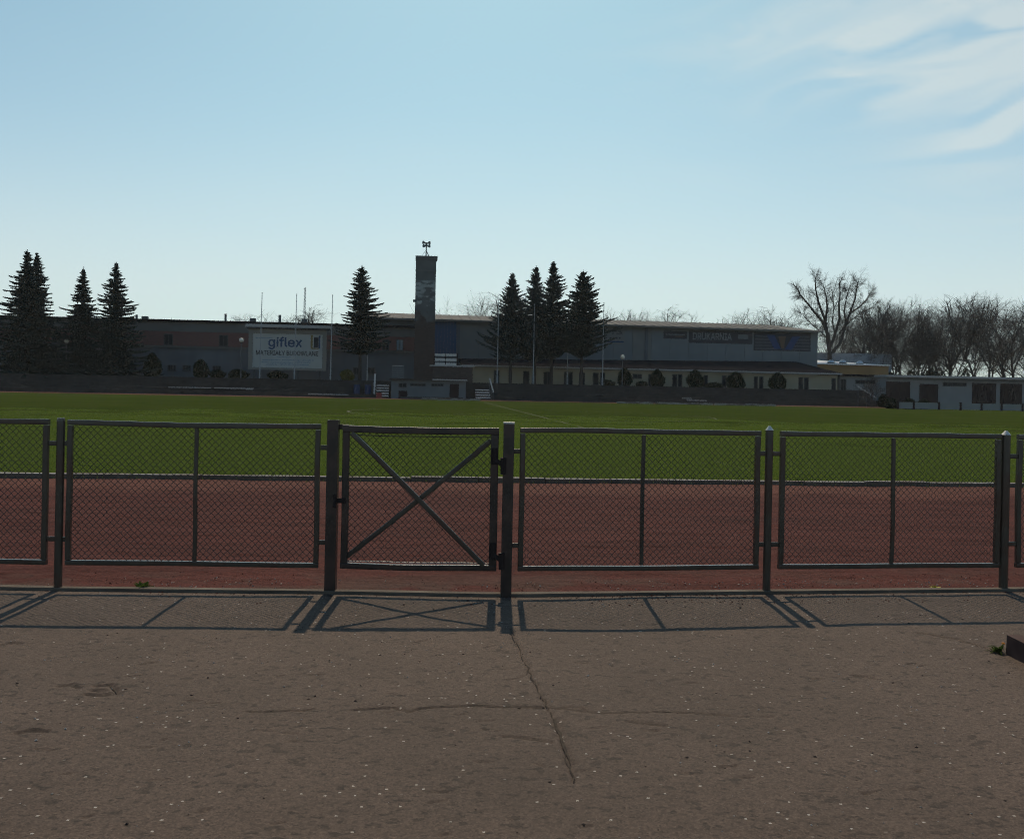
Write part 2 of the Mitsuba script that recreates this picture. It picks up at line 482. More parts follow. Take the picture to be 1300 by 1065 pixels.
crack([(640, 934), (680, 938), (700, 941)], 0.010, 0.008)
crack([(1085, 857), (1100, 858), (1110, 861)], 0.009, 0.009)
crack([(800, 915), (830, 918), (845, 920)], 0.010, 0.008)
for _ in range(60):
    x, y = rng.uniform(0, 1300), rng.uniform(815, 1060)
    ln = rng.uniform(6, 22)
    crack([(x, y), (x + ln, y + rng.normal(0, 2))], rng.uniform(0.004, 0.008), rng.uniform(0.004, 0.008), 0.006)

XA, YA0 = 4.8, 1.9
nx, ny = 760, 440
gx = np.linspace(-XA, XA, nx)
tt = np.linspace(0, 1, ny)
GX, TT = np.meshgrid(gx, tt, indexing='ij')
GY = YA0 + (edge_y(GX) - YA0) * TT
P3 = np.stack([GX, GY, np.zeros_like(GX)], -1)
H = 0.020 * (meshkit.fbm(P3 * 0.9, 3, 1) - 0.5) + 0.005 * (meshkit.fbm(P3 * 7.0, 3, 2) - 0.5) + 0.0022 * (meshkit.fbm(P3 * 34.0, 2, 3) - 0.5)
depth = np.zeros_like(GX)
for pl, half, dep in CRACKS:
    lo, hi = pl.min(0) - 0.1, pl.max(0) + 0.1
    m = (GX > lo[0]) & (GX < hi[0]) & (GY > lo[1]) & (GY < hi[1])
    if not m.any():
        continue
    q = np.stack([GX[m], GY[m]], -1)
    dmin = np.full(len(q), 9.0)
    for a, b in zip(pl[:-1], pl[1:]):
        ab = b - a
        t = np.clip(((q - a) @ ab) / (ab @ ab + 1e-12), 0, 1)
        dmin = np.minimum(dmin, np.linalg.norm(q - a - t[:, None] * ab, axis=1))
    ww = half * (0.6 + 0.9 * meshkit.noise(np.c_[q * 9, np.zeros(len(q))], 4))
    depth[m] = np.maximum(depth[m], dep * np.clip(1.6 - dmin / ww, 0, 1))
Hs = (H - depth) * np.clip((1 - TT) * 60, 0, 1)
i, j = np.meshgrid(np.arange(nx - 1), np.arange(ny - 1), indexing='ij')
a = (i * ny + j).ravel()
AF = np.vstack([np.c_[a, a + ny, a + ny + 1], np.c_[a, a + ny + 1, a + 1]])
near_asphalt = (np.c_[GX.ravel(), GY.ravel(), Hs.ravel()], AF)
# the rest of the path, to both sides and behind
xs_l = np.array([-60, EDGE[0, 0], -XA]); xs_r = np.array([XA, 8.5, EDGE[-1, 0], 60])


def flat_strip(xs, y0, y1):
    v = np.array([[x, y, 0.0] for x, a_, b_ in zip(xs, y0, y1) for y in (a_, b_)])
    f = []
    for k in range(len(xs) - 1):
        o = 2 * k
        f += [[o, o + 2, o + 3], [o, o + 3, o + 1]]
    return v, np.array(f)


rest = cat(flat_strip(xs_l, np.full(3, YA0), edge_y(xs_l)), flat_strip(xs_r, np.full(4, YA0), edge_y(xs_r)),
           flat_strip(np.array([-60, -XA, XA, 60.0]), np.full(4, -25.0), np.full(4, YA0)))
structure('asphalt_path', cat(near_asphalt, rest), 'asphalt', 'worn cracked grey brown asphalt in front of the chain-link fence', smooth=True)

# edging strip, then the cinder track
ex = np.concatenate([[-60], np.linspace(-9, 9, 60), [60]])
ey = edge_y(ex)
wob = 0.006 * np.sin(ex * 5.1) + 0.004 * np.sin(ex * 13.7)
structure('edging_strip', ribbon_mesh(ex, ey + 0.003, ey + 0.065 + wob, -0.04, 0.020 + 0 * ex[0]), 'edging', 'thin concrete edging strip between asphalt and red cinder')
# cinder: displaced near mesh out to the inner kerb
cs, cw = 420, 240
SS = np.linspace(-16, 18, cs)
xs_track = SS
CT = np.linspace(0, 1, cw)
CSX, CTT = np.meshgrid(SS, CT, indexing='ij')
y_in = (W_KERB * NN + SLOPE * CSX)                  # y of the kerb line at world x
CY = (edge_y(CSX) + 0.068) + (y_in - edge_y(CSX) - 0.068) * CTT
P3 = np.stack([CSX, CY, np.zeros_like(CSX)], -1)
CH = -0.03 + 0.03 * (meshkit.fbm(P3 * np.array([0.8, 2.5, 1]), 3, 21) - 0.5) + 0.02 * (meshkit.fbm(P3 * np.array([5, 9.0, 1]), 3, 22) - 0.5)
bank = np.exp(-(CTT * 8.0 / 0.35) ** 2)
CH = CH * (1 - bank) + bank * (-0.005)
i, j = np.meshgrid(np.arange(cs - 1), np.arange(cw - 1), indexing='ij')
a = (i * cw + j).ravel()
CF = np.vstack([np.c_[a, a + cw, a + cw + 1], np.c_[a, a + cw + 1, a + 1]])
near_track = (np.c_[CSX.ravel(), CY.ravel(), CH.ravel()], CF)
side_l = flat_strip(np.array([-120, -16.0]), edge_y(np.array([-60, -16.0])) + .068, W_KERB * NN + SLOPE * np.array([-120, -16.0]))
side_r = flat_strip(np.array([18.0, 120]), edge_y(np.array([18.0, 60])) + .068, W_KERB * NN + SLOPE * np.array([18.0, 120]))
for m_ in (side_l, side_r):
    m_[0][:, 2] = -0.03
structure('running_track', cat(near_track, side_l, side_r), 'cinder', 'red brown cinder running track behind the fence', smooth=True)
structure('far_track', wl(sheet(-120, 120, W_GRASS_END, W_TERRACE, -0.02)), 'cinder', 'strip of red cinder track on the far side of the pitch')

# pitch
structure('pitch', wl(sheet(-120, 120, W_KERB + 0.17, W_GRASS_END, -0.012, 1, 1)), 'turf', 'green football pitch inside the running track')

# painted lines: touchlines, halfway line, centre circle
def line_strip(p0, p1, wid):
    p0, p1 = np.array(p0, float), np.array(p1, float)
    t = (p1 - p0) / np.linalg.norm(p1 - p0); n = np.array([-t[1], t[0]])
    v = np.array([p0 - n * wid / 2, p1 - n * wid / 2, p1 + n * wid / 2, p0 + n * wid / 2])
    return np.c_[v, np.full(4, -0.008)], np.array([[0, 1, 2], [0, 2, 3]])


h0 = to_local(ground(960, 598)); W_T0, W_T1, S_H = 17.3, 82.6, float(h0[0])
lines = [line_strip((-52 + S_H, W_T0), (52 + S_H, W_T0), .10), line_strip((-52 + S_H, W_T1), (52 + S_H, W_T1), .10), line_strip((S_H, W_T0 + .06), (S_H, W_T1 - .06), .10)]
wc = (W_T0 + W_T1) / 2
an = np.linspace(0, 2 * np.pi, 65)
cv = np.array([[S_H + r * math.cos(q), wc + r * math.sin(q), -0.004] for q in an for r in (9.10, 9.20)])
cf = np.array([[2 * k, 2 * k + 2, 2 * k + 3] for k in range(64)] + [[2 * k, 2 * k + 3, 2 * k + 1] for k in range(64)])
structure('pitch_marking', wl(cat(*lines, (cv, cf))), 'line_paint', 'faint worn white lines painted on the grass')

# inner kerb in sections (each a piece)
kb = numbered('track_kerb')
labels[kb] = {'label': 'low white kerb between the cinder track and the grass', 'category': 'kerb', 'kind': 'structure'}
s = -16.0
while s < 18:
    ln = 1.0
    dz = rng.normal(0, 0.004)
    w0_ = W_KERB - .002 + rng.normal(0, .004)
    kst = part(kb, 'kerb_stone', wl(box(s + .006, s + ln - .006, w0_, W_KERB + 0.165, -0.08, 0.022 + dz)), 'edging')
    part(kst, 'painted_lit_top', wl(box(s + .012, s + ln - .012, w0_ + .008, W_KERB + 0.155, 0.0225 + dz, 0.030 + dz)), 'white_kerb')  # pale cap over dark stone: sunlit top and shaded front put into the colours
    s += ln
part(kb, 'far_kerb_run', wl(cat(box(-120, -16.0, W_KERB, W_KERB + .16, -.08, .03), box(18, 120, W_KERB, W_KERB + .16, -.08, .03))), 'white_kerb')
# kerb on the far side, whole only along part of the straight
fk = numbered('far_track_kerb')
labels[fk] = {'label': 'pale kerb along the far edge of the pitch', 'category': 'kerb', 'kind': 'structure'}
for x0, x1 in ((535, 610), (783, 830), (832, 905), (907, 985)):
    a0, a1 = L(x0, 512, W_GRASS_END)[0], L(x1, 512, W_GRASS_END)[0]
    part(fk, 'kerb_stone', wl(box(a0, a1, W_GRASS_END - .05, W_GRASS_END + .12, -.05, .16)), 'white_kerb')

# terraced bank and the raised yard behind it
ZT = 1.66
s_end = L(1118, 500, W_TERRACE)[0]
prof = []
nst = 5
for k in range(nst):
    z1_ = ZT * (k + 1) / nst
    prof += [(W_TERRACE + k * 0.85, ZT * k / nst), (W_TERRACE + k * 0.85, z1_ - .075), (W_TERRACE + k * 0.85 - .09, z1_ - .07), (W_TERRACE + k * 0.85 - .09, z1_)]
prof += [(W_TERRACE + 200, ZT), (W_TERRACE + 200, -0.5), (W_TERRACE, -0.5)]
# a prism along s
def prism(prof, s0, s1):
    from shapely.geometry import Polygon
    m = trimesh.creation.extrude_polygon(Polygon(prof), s1 - s0, engine='earcut')
    v = np.array(m.vertices)
    return np.c_[s0 + v[:, 2], v[:, 0], v[:, 1]], np.array(m.faces)


structure('terrace', wl(prism(prof[:4 * nst] + [(W_TERRACE + 4.4, ZT), (W_TERRACE + 4.4, -.3), (W_TERRACE, -.3)], -120, s_end)), 'terrace_concrete', 'dark stepped concrete terrace along the far side of the pitch')
structure('yard', wl(box(-120, s_end - .01, W_TERRACE + 4.41, W_TERRACE + 120, -.5, ZT - 0.006)), 'soil', 'raised yard in front of the buildings behind the terrace')


# grass blades on the near part of the pitch (a patch repeated)
gr = np.random.default_rng(3)
nb = 2400
bx, by = gr.normal(0, .55, nb), gr.normal(0, .42, nb)
bh = gr.uniform(.018, .045, nb); ba = gr.uniform(0, 2 * np.pi, nb); bw = gr.uniform(.003, .006, nb)
ln = gr.normal(0, .014, (nb, 2))
v = np.zeros((nb, 3, 3))
v[:, 0] = np.c_[bx - bw * np.cos(ba), by - bw * np.sin(ba), np.zeros(nb)]
v[:, 1] = np.c_[bx + bw * np.cos(ba), by + bw * np.sin(ba), np.zeros(nb)]
v[:, 2] = np.c_[bx + ln[:, 0], by + ln[:, 1], bh]
scene['turf_patch'] = {'type': 'shapegroup', 'blades': mikit.ply((v.reshape(-1, 3), np.arange(nb * 3).reshape(-1, 3)), 'blade')}
k = 0
for wi in range(44):
    w_ = W_KERB + .95 + wi * .9
    if w_ > 52:
        break
    keep = min(1.0, 1.25 * (1 - (w_ - 16) / 36.0)) ** 1.5 if w_ < 52 else 0
    reach = w_ * .56 + 2
    for si in range(int(-reach), int(reach) + 2):
        if gr.random() > keep:
            continue
        c = lp(si * 1.0 + gr.normal(0, .15), w_ + (gr.normal(0, .12) if wi else .1), -0.012)
        k += 1
        scene[f'grass__{k:03d}'] = {'type': 'instance', 'shapegroup': {'type': 'ref', 'id': 'turf_patch'},
                                     'to_world': T().translate(c.tolist()).rotate([0, 0, 1], float(gr.integers(2) * 180 + 5.7)).scale([1, 1, float(gr.uniform(.8, 1.15))])}
labels['grass'] = {'label': 'short green grass growing on the near side of the pitch', 'category': 'grass', 'kind': 'stuff'}

# ================================================================== BUILDINGS ON THE FAR SIDE
def rect(x0, y0, x1, y1, w):
    """Photo rectangle (top left, bottom right) on the plane w: s0, s1, z0, z1 (roll taken out at its centre)."""
    s0 = L(x0, (y0 + y1) / 2, w)[0]; s1 = L(x1, (y0 + y1) / 2, w)[0]
    z1 = L((x0 + x1) / 2, y0, w)[1]; z0 = L((x0 + x1) / 2, y1, w)[1]
    return s0, s1, z0, z1


def pbox(x0, y0, x1, y1, w, dep, back=0.0):
    s0, s1, z0, z1 = rect(x0, y0, x1, y1, w)
    return wl(box(s0, s1, w - dep, w + back, z0, z1))


def window(parent, x0, y0, x1, y1, w, mullions=1, pane='pane', frame='frame_grey', name='window', sill=True):
    s0, s1, z0, z1 = rect(x0, y0, x1, y1, w)
    t = 0.07
    fr = [box(s0, s1, w - .05, w + .02, z1 - t, z1), box(s0, s1, w - .05, w + .02, z0, z0 + t), box(s0, s0 + t, w - .05, w + .02, z0 + t, z1 - t), box(s1 - t, s1, w - .05, w + .02, z0 + t, z1 - t)]
    for k in range(mullions):
        c = s0 + (s1 - s0) * (k + 1) / (mullions + 1)
        fr.append(box(c - .035, c + .035, w - .045, w + .02, z0 + t, z1 - t))
    k = part(parent, name, wl(cat(*fr)), frame)
    part(k, 'pane', wl(box(s0 + t, s1 - t, w - .02, w - .004, z0 + t, z1 - t)), pane)
    if sill:
        part(k, 'sill', wl(box(s0 - .05, s1 + .05, w - .14, w - .052, z0 - .06, z0)), 'frame_grey')
    return k


# --- long two-storey brick building on the left
WB = 112.0
b = thing('brick_building', 'long flat-roofed building with red brick upper band at the left, behind the spruces and billboard', 'building')
sL, sR = L(-60, 440, WB)[0], L(531, 440, WB)[0]
zroof = (L(200, 406.0, WB)[1] + L(420, 410.5, WB)[1]) / 2
zb1 = L(250, 421.5, WB)[1]; zb0 = L(250, 439.5, WB)[1]
part(b, 'lower_wall', wl(box(sL, sR, WB, WB + 12, ZT - .3, zb0)), 'blue_plaster')
part(b, 'brick_band', wl(box(sL, sR, WB - .06, WB + 12, zb0 + .003, zb1)), 'red_brick', label='red brick band of the upper storey')
part(b, 'fascia', wl(box(sL, sR, WB - .12, WB + 12, zb1 + .003, zroof - .25)), 'dark_fascia')
rf = part(b, 'roof', wl(box(sL - .2, sR + .1, WB - .45, WB + 12.3, zroof - .247, zroof)), 'dark_roof')
part(b, 'ledge', wl(box(sL, sR, WB - .22, WB - .003, zb0 - .22, zb0 - .04)), 'dark_fascia')
for x in (-12, 66, 137, 208, 278):
    window(b, x, 424.0 + (x - 208) * .019, x + 11.5, 438.5 + (x - 208) * .019, WB - .06)
for x in (432, 485, 503):
    window(b, x, 431, x + 9, 445, WB - .06, pane='pane_blue' if x == 503 else 'pane')
for x in (142, 163, 213, 232, 270):
    window(b, x, 463.2 + (x - 213) * .019, x + 10.5, 470.6 + (x - 213) * .019, WB, mullions=2)
for x in (448, 466):
    window(b, x, 466.5, x + 10, 475.5, WB, mullions=1)
for x, y0, hw, q in ((173.5, 399.5, .13, 0), (286.5, 398.5, .13, 0), (355.3, 400, .15, 0)):
    s0, z1 = L(x, y0, WB + 4)
    part(rf, 'vent_pipe', wl(rod((s0, WB + 4, zroof), (s0, WB + 4, z1), hw, sides=10)), 'pole_grey')
for x0, x1, y0 in ((179.5, 187, 401.5), (317, 324, 404), (382.5, 390, 404.5)):
    s0, s1, z0, z1 = rect(x0, y0, x1, y0 + 5, WB + 3)
    part(rf, 'roof_box', wl(box(s0, s1, WB + 3, WB + 3.6, zroof + .0, z1)), 'dark_fascia')

# antenna mast behind the roof
m = thing('antenna_mast', 'thin lattice antenna mast rising behind the roof above the billboard', 'antenna')
s0, z1 = L(387.3, 365, 126); 
part(m, 'mast', wl(cat(*[rod((s0 + dx, 126 + dy, ZT), (s0 + dx * .4, 126 + dy * .4, z1), .035, .02, 5) for dx, dy in ((-.18, 0), (.18, 0), (0, .3))])), 'pole_grey')
lat = []
nz = 26
for k in range(nz):
    za, zb_ = ZT + 6 + (z1 - ZT - 6) * k / nz, ZT + 6 + (z1 - ZT - 6) * (k + 1) / nz
    sg = 1 if k % 2 else -1
    lat.append(rod((s0 - sg * .13, 126, za), (s0 + sg * .13, 126, zb_), .018, sides=4))
part(m, 'lattice', wl(cat(*lat)), 'pole_grey')

# --- billboard
WBB = 107.5
bb = thing('billboard', 'large white advertising board with blue lettering standing on the terrace', 'billboard')
s0, s1, z0, z1 = rect(315.5, 418.5, 414.5, 470.0, WBB)
t = .42
part(bb, 'frame', wl(cat(box(s0, s1, WBB - .18, WBB + .1, z1 - .45, z1), box(s0, s1, WBB - .18, WBB + .1, z0, z0 + .26), box(s0, s0 + t, WBB - .18, WBB + .1, z0 + .26, z1 - .45), box(s1 - t, s1, WBB - .18, WBB + .1, z0 + .26, z1 - .45))), 'board_frame')
pn = part(bb, 'panel', wl(box(s0 + t, s1 - t, WBB - .06, WBB + .04, z0 + .26, z1 - .45)), 'board_white')
c0, c1, cz0, cz1 = rect(313, 412.8, 420, 416.6, WBB)
part(bb, 'canopy', wl(box(c0, c1, WBB - .75, WBB + .25, cz0, cz1)), 'gutter', label='pale narrow roof over the board')
part(bb, 'canopy_board', wl(box(c0 + .1, c1 - .1, WBB - .5, WBB + .2, z1 + .003, cz0 - .003)), 'banner_dark')
for f_ in (.08, .36, .64, .92):
    c = s0 + (s1 - s0) * f_
    part(bb, 'leg', wl(box(c - .09, c + .09, WBB - .08, WBB + .1, ZT - .3, z0 - .002)), 'frame_grey')


def lettering(text, x0, x1, y0, y1, w, bold=True, depth=.012):
    m = meshkit.text_mesh(text, 1.0, depth, bold)
    v = np.array(m.vertices); f = np.array(m.faces)
    s0, s1, z0, z1 = rect(x0, y0, x1, y1, w)
    lo, hi = v.min(0), v.max(0)
    out = np.c_[s0 + (v[:, 0] - lo[0]) / (hi[0] - lo[0]) * (s1 - s0), w - v[:, 2] - .002, z0 + (v[:, 1] - lo[1]) / (hi[1] - lo[1]) * (z1 - z0)]
    return wl((out, f[:, ::-1] if False else f))


wf = WBB - .06
part(pn, 'lettering', lettering('giflex', 340.5, 383.5, 428, 444, wf), 'ink_blue', label='blue word giflex')
part(pn, 'lettering', lettering('MATERIAŁY BUDOWLANE', 325, 404, 445.3, 451.3, wf), 'ink_black', label='black line MATERIAŁY BUDOWLANE')
part(pn, 'small_print', cat(*[wl(box(*[q for q in (lambda r: (r[0], r[1], wf - .012, wf - .002, r[2], r[3]))(rect(xa, ya, xb, ya + .9, wf))])) for xa, xb, ya in ((324, 346, 428.5), (352, 369, 453.0), (333, 356, 456.5), (358, 381, 456.8), (383, 398, 457.1), (332, 372, 459.6), (374, 394, 459.8), (338, 352, 462.2), (355, 392, 462.4))]), 'ink_pale')
part(pn, 'picture_block', pbox(394.5, 425.5, 397.0, 443, wf - .002, .012), 'ink_ochre')
part(pn, 'picture_block', pbox(398.5, 428.0, 404.5, 441.5, wf - .002, .012), 'ink_black')
part(pn, 'picture_block', pbox(404.8, 426.0, 406.5, 442.8, wf - .002, .012), 'ink_blue')
part(pn, 'picture_block', pbox(396.9, 442.0, 404.7, 443.2, wf - .015, .012), 'ink_ochre')

# --- sports hall
WH = 116.0
h = thing('sports_hall', 'big grey panel sports hall with a low pale tin roof behind the spruces', 'building')
sh0, sh1 = L(470, 430, WH)[0], L(1038, 440, WH)[0]
zeL, zeR = L(490, 403.8, WH)[1], L(1035, 420.5, WH)[1]
seL, seR = L(490, 403.8, WH)[0], L(1035, 420.5, WH)[0]


def ze(s):
    return zeL + (zeR - zeL) * (s - seL) / (seR - seL)


zbase = 4.4
core = hexa([(sh0, WH, ZT - .3), (sh1, WH, ZT - .3), (sh1, WH + 16, ZT - .3), (sh0, WH + 16, ZT - .3), (sh0, WH, ze(sh0) - .05), (sh1, WH, ze(sh1) - .05), (sh1, WH + 16, ze(sh1) - .05), (sh0, WH + 16, ze(sh0) - .05)])
part(h, 'wall', wl(core), 'grey_plaster')
sp0 = L(583, 430, WH)[0]
npan = 19
for k in range(npan):
    a0 = sp0 + (sh1 - sp0) * k / npan; a1 = sp0 + (sh1 - sp0) * (k + 1) / npan
    zt = min(ze(a0), ze(a1)) - .12
    part(h, 'panel', wl(box(a0 + .025, a1 - .025, WH - .07, WH - .003, ZT, zt)), 'hall_panel_warm' if k in (0, 1, 4, 9) else 'hall_panel')
for x in (582, 820.5):
    c = L(x, 430, WH)[0]
    part(h, 'pilaster', wl(box(c - .16, c + .16, WH - .2, WH - .072, ZT, ze(c) - .1)), 'blue_plaster')
# roof: low slope rising away, hipped at the right
rise, run = 1.15, 8.0
ov = .9
def rz(s_, w_):
    return ze(s_) + rise * (w_ - WH + ov) / (run + ov)
e0, e1 = sh0 - .3, sh1 + .35
top = [(e0, WH - ov, ze(e0)), (e1, WH - ov, ze(e1)), (e1 - 3.6, WH + run, rz(e1 - 3.6, WH + run)), (e0, WH + run, rz(e0, WH + run))]
low = [(p[0], p[1], p[2] - .22) for p in top]
rf = part(h, 'roof', wl(hexa(low + top)), 'tin_roof')
backr = [(e0, WH + run + .01, top[3][2] - .01), (e1 - 3.6, WH + run + .01, top[2][2] - .01), (e1, WH + 2 * run, ze(e1)), (e0, WH + 2 * run, ze(e0))]
part(h, 'rear_roof', wl(hexa([(p[0], p[1], p[2] - .25) for p in backr] + backr)), 'tin_roof')
# standing seams
nse = 44
sm = []
for k in range(nse):
    c = e0 + (e1 - 4.2 - e0) * (k + .5) / nse
    sm.append(hexa([(c - .04, WH - ov, ze(c)), (c + .04, WH - ov, ze(c)), (c + .04, WH + run, rz(c, WH + run)), (c - .04, WH + run, rz(c, WH + run)), (c - .04, WH - ov, ze(c) + .06), (c + .04, WH - ov, ze(c) + .06), (c + .04, WH + run, rz(c, WH + run) + .06), (c - .04, WH + run, rz(c, WH + run) + .06)]))
part(rf, 'seam', wl(cat(*sm)), 'tin_roof', kind='stuff')
# tall blue door bay
dr0, dr1, dz0, dz1 = rect(552, 407, 579.5, 449, WH - .1)
for k in range(7):
    a0 = dr0 + (dr1 - dr0) * k / 7; a1 = dr0 + (dr1 - dr0) * (k + 1) / 7
    part(h, 'cladding_sheet', wl(box(a0 + .012, a1 - .012, WH - .16 - .03 * (k % 2), WH - .003, dz0, dz1)), 'blue_steel', label='tall blue sheet of the hall front' if k == 0 else None)


def banner(label, x0, y0, x1, y1, bs, name='banner'):
    k = thing(name, label, 'banner')
    s0, s1, z0, z1 = rect(x0, y0, x1, y1, WH - .075)
    part(k, 'sheet', wl(box(s0, s1, WH - .11, WH - .078, z0, z1)), bs)
    return k


wbn = WH - .112
k = banner('pale banner with two rows of lettering on the hall wall, right of the rightmost spruce', 763, 417.5, 793, 436.5, 'hall_panel_warm')
part(k, 'lettering', lettering('STION', 777, 790, 419.5, 424.5, wbn), 'banner_dark')
part(k, 'lettering', lettering('• ••••', 768, 788, 428, 430, wbn), 'banner_dark')
part(k, 'stripe', pbox(768, 433.0, 792, 434.6, wbn - .002, .012), 'ink_blue')
k = banner('small dark banner with an orange streak left of the DRUKARNIA banner', 842.5, 420.5, 872, 430.0, 'banner_dark')
part(k, 'stripe', pbox(845, 424.3, 869, 425.3, wbn - .002, .012), 'banner_letter')
part(k, 'stripe', pbox(857, 426.6, 867, 428.0, wbn - .002, .012), 'banner_orange')
k = banner('dark banner reading DRUKARNIA in pale capitals on the hall wall', 874.5, 420.6, 955, 436.0, 'banner_dark')
part(k, 'lettering', lettering('DRUKARNIA', 879.5, 929, 422.6, 431.8, wbn), 'banner_letter')
part(k, 'emblem', pbox(937, 424.6, 950, 430.5, wbn - .002, .012), 'grey_plaster')
k = banner('blue banner with two dark chevrons at the right end of the hall', 957, 422.5, 1029, 445.5, 'banner_dark')
for q in range(5):
    y = 426 + q * 3.9
    part(k, 'stripe', pbox(958.5, y, 976 + q * 2.5, y + 1.9, wbn - .002, .012), 'banner_stripe')
    part(k, 'stripe', pbox(1010 - q * 2.5, y + .8, 1027.5, y + 2.7, wbn - .002, .012), 'banner_stripe')


def quad_plate(pts, w, dep):
    q = [L(x, y, w) for x, y in pts]
    return wl(fixed(hexa([(s_, w - dep, z_) for s_, z_ in q] + [(s_, w, z_) for s_, z_ in q])))


part(k, 'chevron', quad_plate([(973, 425), (983, 425), (991, 443), (983, 443)], wbn - .016, .012), 'banner_blue')
part(k, 'chevron', quad_plate([(1006, 427), (1016, 427), (1005, 444), (996, 444)], wbn - .016, .012), 'banner_blue')
part(k, 'chevron', quad_plate([(988, 427), (998, 427), (995, 442), (992, 442)], wbn - .016, .012), 'banner_orange')

# --- low clubhouse with skirt roof in front of the hall
WC = 109.0
c_ = thing('clubhouse', 'low cream clubhouse with a dark lean-to roof along the foot of the hall', 'building')
sc0, sc1 = L(590, 480, WC)[0], L(1063, 485, WC)[0]
zgL, zgR = L(600, 464.6, WC)[1], L(1055, 475.0, WC)[1]
sgL, sgR = L(600, 464.6, WC)[0], L(1055, 475.0, WC)[0]
def zg(s): return zgL + (zgR - zgL) * (s - sgL) / (sgR - sgL)
part(c_, 'wall', wl(hexa([(sc0, WC, ZT - .3), (sc1, WC, ZT - .3), (sc1, WH - .21, ZT - .3), (sc0, WH - .21, ZT - .3), (sc0, WC, zg(sc0) - .1), (sc1, WC, zg(sc1) - .1), (sc1, WH - .21, zg(sc1) - .1), (sc0, WH - .21, zg(sc0) - .1)])), 'cream_wall')
zrL, zrR = L(600, 455.5, WH)[1], L(1030, 459.5, WH)[1]
r0, r1 = sc0 - .4, sc1 + .3
low_r = [(r0, WC - .5, zg(r0) - .02), (r1, WC - .5, zg(r1) - .02), (r1 - 2.6, WH - .21, zrR - .15), (r0, WH - .21, zrL - .15)]
top_r = [(p[0], p[1], p[2] + .14) for p in low_r]
rf = part(c_, 'roof', wl(hexa(low_r + top_r)), 'dark_roof')
part(rf, 'gutter', wl(hexa([(r0, WC - .64, zg(r0) - .05), (r1, WC - .64, zg(r1) - .05), (r1, WC - .503, zg(r1) - .05), (r0, WC - .503, zg(r0) - .05), (r0, WC - .64, zg(r0) + .11), (r1, WC - .64, zg(r1) + .11), (r1, WC - .503, zg(r1) + .11), (r0, WC - .503, zg(r0) + .11)])), 'gutter')
for x0, x1, y0, y1 in ((627, 634, 470, 488), (664, 672, 471, 489), (690, 700, 472, 489), (716, 727, 472, 490), (735, 742.5, 473, 489), (752.5, 760, 473, 489), (761.5, 768, 473, 489), (803, 815, 474.5, 481), (823, 827, 475, 491), (853.5, 859.5, 475, 491), (860.5, 866, 475, 491), (893, 898.5, 476, 492), (916.5, 922, 476.5, 492), (923.5, 927, 476.5, 492), (957, 962, 478, 494), (963.5, 969, 478, 494), (1013.5, 1019.5, 479, 495), (1020.5, 1026.5, 479, 495), (1061.5 - 6, 1061, 480, 496)):
    window(c_, x0, y0, x1, y1, WC, mullions=0 if x1 - x0 < 9 else 1, sill=False)

# flat annex at the right end of the clubhouse
an_ = thing('flat_annex', 'low grey flat-roofed annex between the clubhouse and the garages', 'building')
s0, s1, z0, z1 = rect(1066, 478, 1124, 500, WC + 1)
part(an_, 'wall', wl(box(s0, s1, WC + 1, WC + 8, -.2, z1)), 'white_wall')
part(an_, 'roof', wl(box(s0 - .2, s1 + .2, WC + .6, WC + 8.2, z1 + .003, z1 + .22)), 'dark_roof')
window(an_, 1067, 481, 1074, 497, WC + 1, mullions=1, sill=False)
window(an_, 1086, 482.5, 1118, 487.5, WC + 1, mullions=4, sill=False)

# --- ochre building with white roof
WO = 124.0
o = thing('ochre_building', 'ochre yellow building with a white low roof and bright dome skylights', 'building')
s0, s1, z0, z1 = rect(1030, 463.5, 1128, 478, WO)
part(o, 'wall', wl(box(s0, s1, WO, WO + 14, -.2, z1)), 'ochre_wall')
sa, za = L(1030, 456.2, WO + 8); sb_, zb_2 = L(1124, 463.0, WO + 8)
rf_low = [(s0 - .2, WO - .3, z1 + .003), (s1 + .1, WO - .3, z1 + .003), (sb_, WO + 8, zb_2 - .16), (sa, WO + 8, za - .16)]
rf = part(o, 'roof', wl(hexa(rf_low + [(p_[0], p_[1], p_[2] + .15) for p_ in rf_low])), 'white_sheet')
part(o, 'upper_wall', wl(hexa([(s0, WO + .3, z1), (s1, WO + .3, z1), (s1, WO + 7.9, z1), (s0, WO + 7.9, z1), (s0, WO + .3, z1 + .002), (s1, WO + .3, z1 + .002), (s1, WO + 7.9, zb_2 - .2), (s0, WO + 7.9, za - .2)])), 'ochre_wall')
p0, p1, pz0, pz1 = rect(1028, 448.8, 1128.5, 464, WO + 9)
part(o, 'rear_wall', wl(box(p0, p1, WO + 8.2, WO + 9.5, ZT, pz1)), 'grey_sheet', label='grey sheet wall rising behind the white roof')
dome = trimesh.creation.icosphere(2, 1.0)
for x, y in ((1055, 459.0), (1070, 458.8), (1091.5, 460.2)):
    sd, zd = L(x, y + 1.2, WO + 1.6)
    v = np.array(dome.vertices) * [.46, .46, .36] + [sd, WO + 1.6, zd]
    k = part(rf, 'skylight', wl((v, np.array(dome.faces))), 'white_paint', smooth=True)
    scene[k]['bsdf'] = {'type': 'ref', 'id': 'dome'}
    part(rf, 'skylight_curb', wl(rod((sd, WO + 1.6, z1), (sd, WO + 1.6, zd + .02), .48, .48, 14)), 'dark_fascia')
scene['dome'] = {'type': 'twosided', 'bsdf': {'type': 'principled', 'base_color': {'type': 'rgb', 'value': [.5, .52, .54]}, 'roughness': 0.12, 'metallic': 0.7, 'specular': 0.6}}

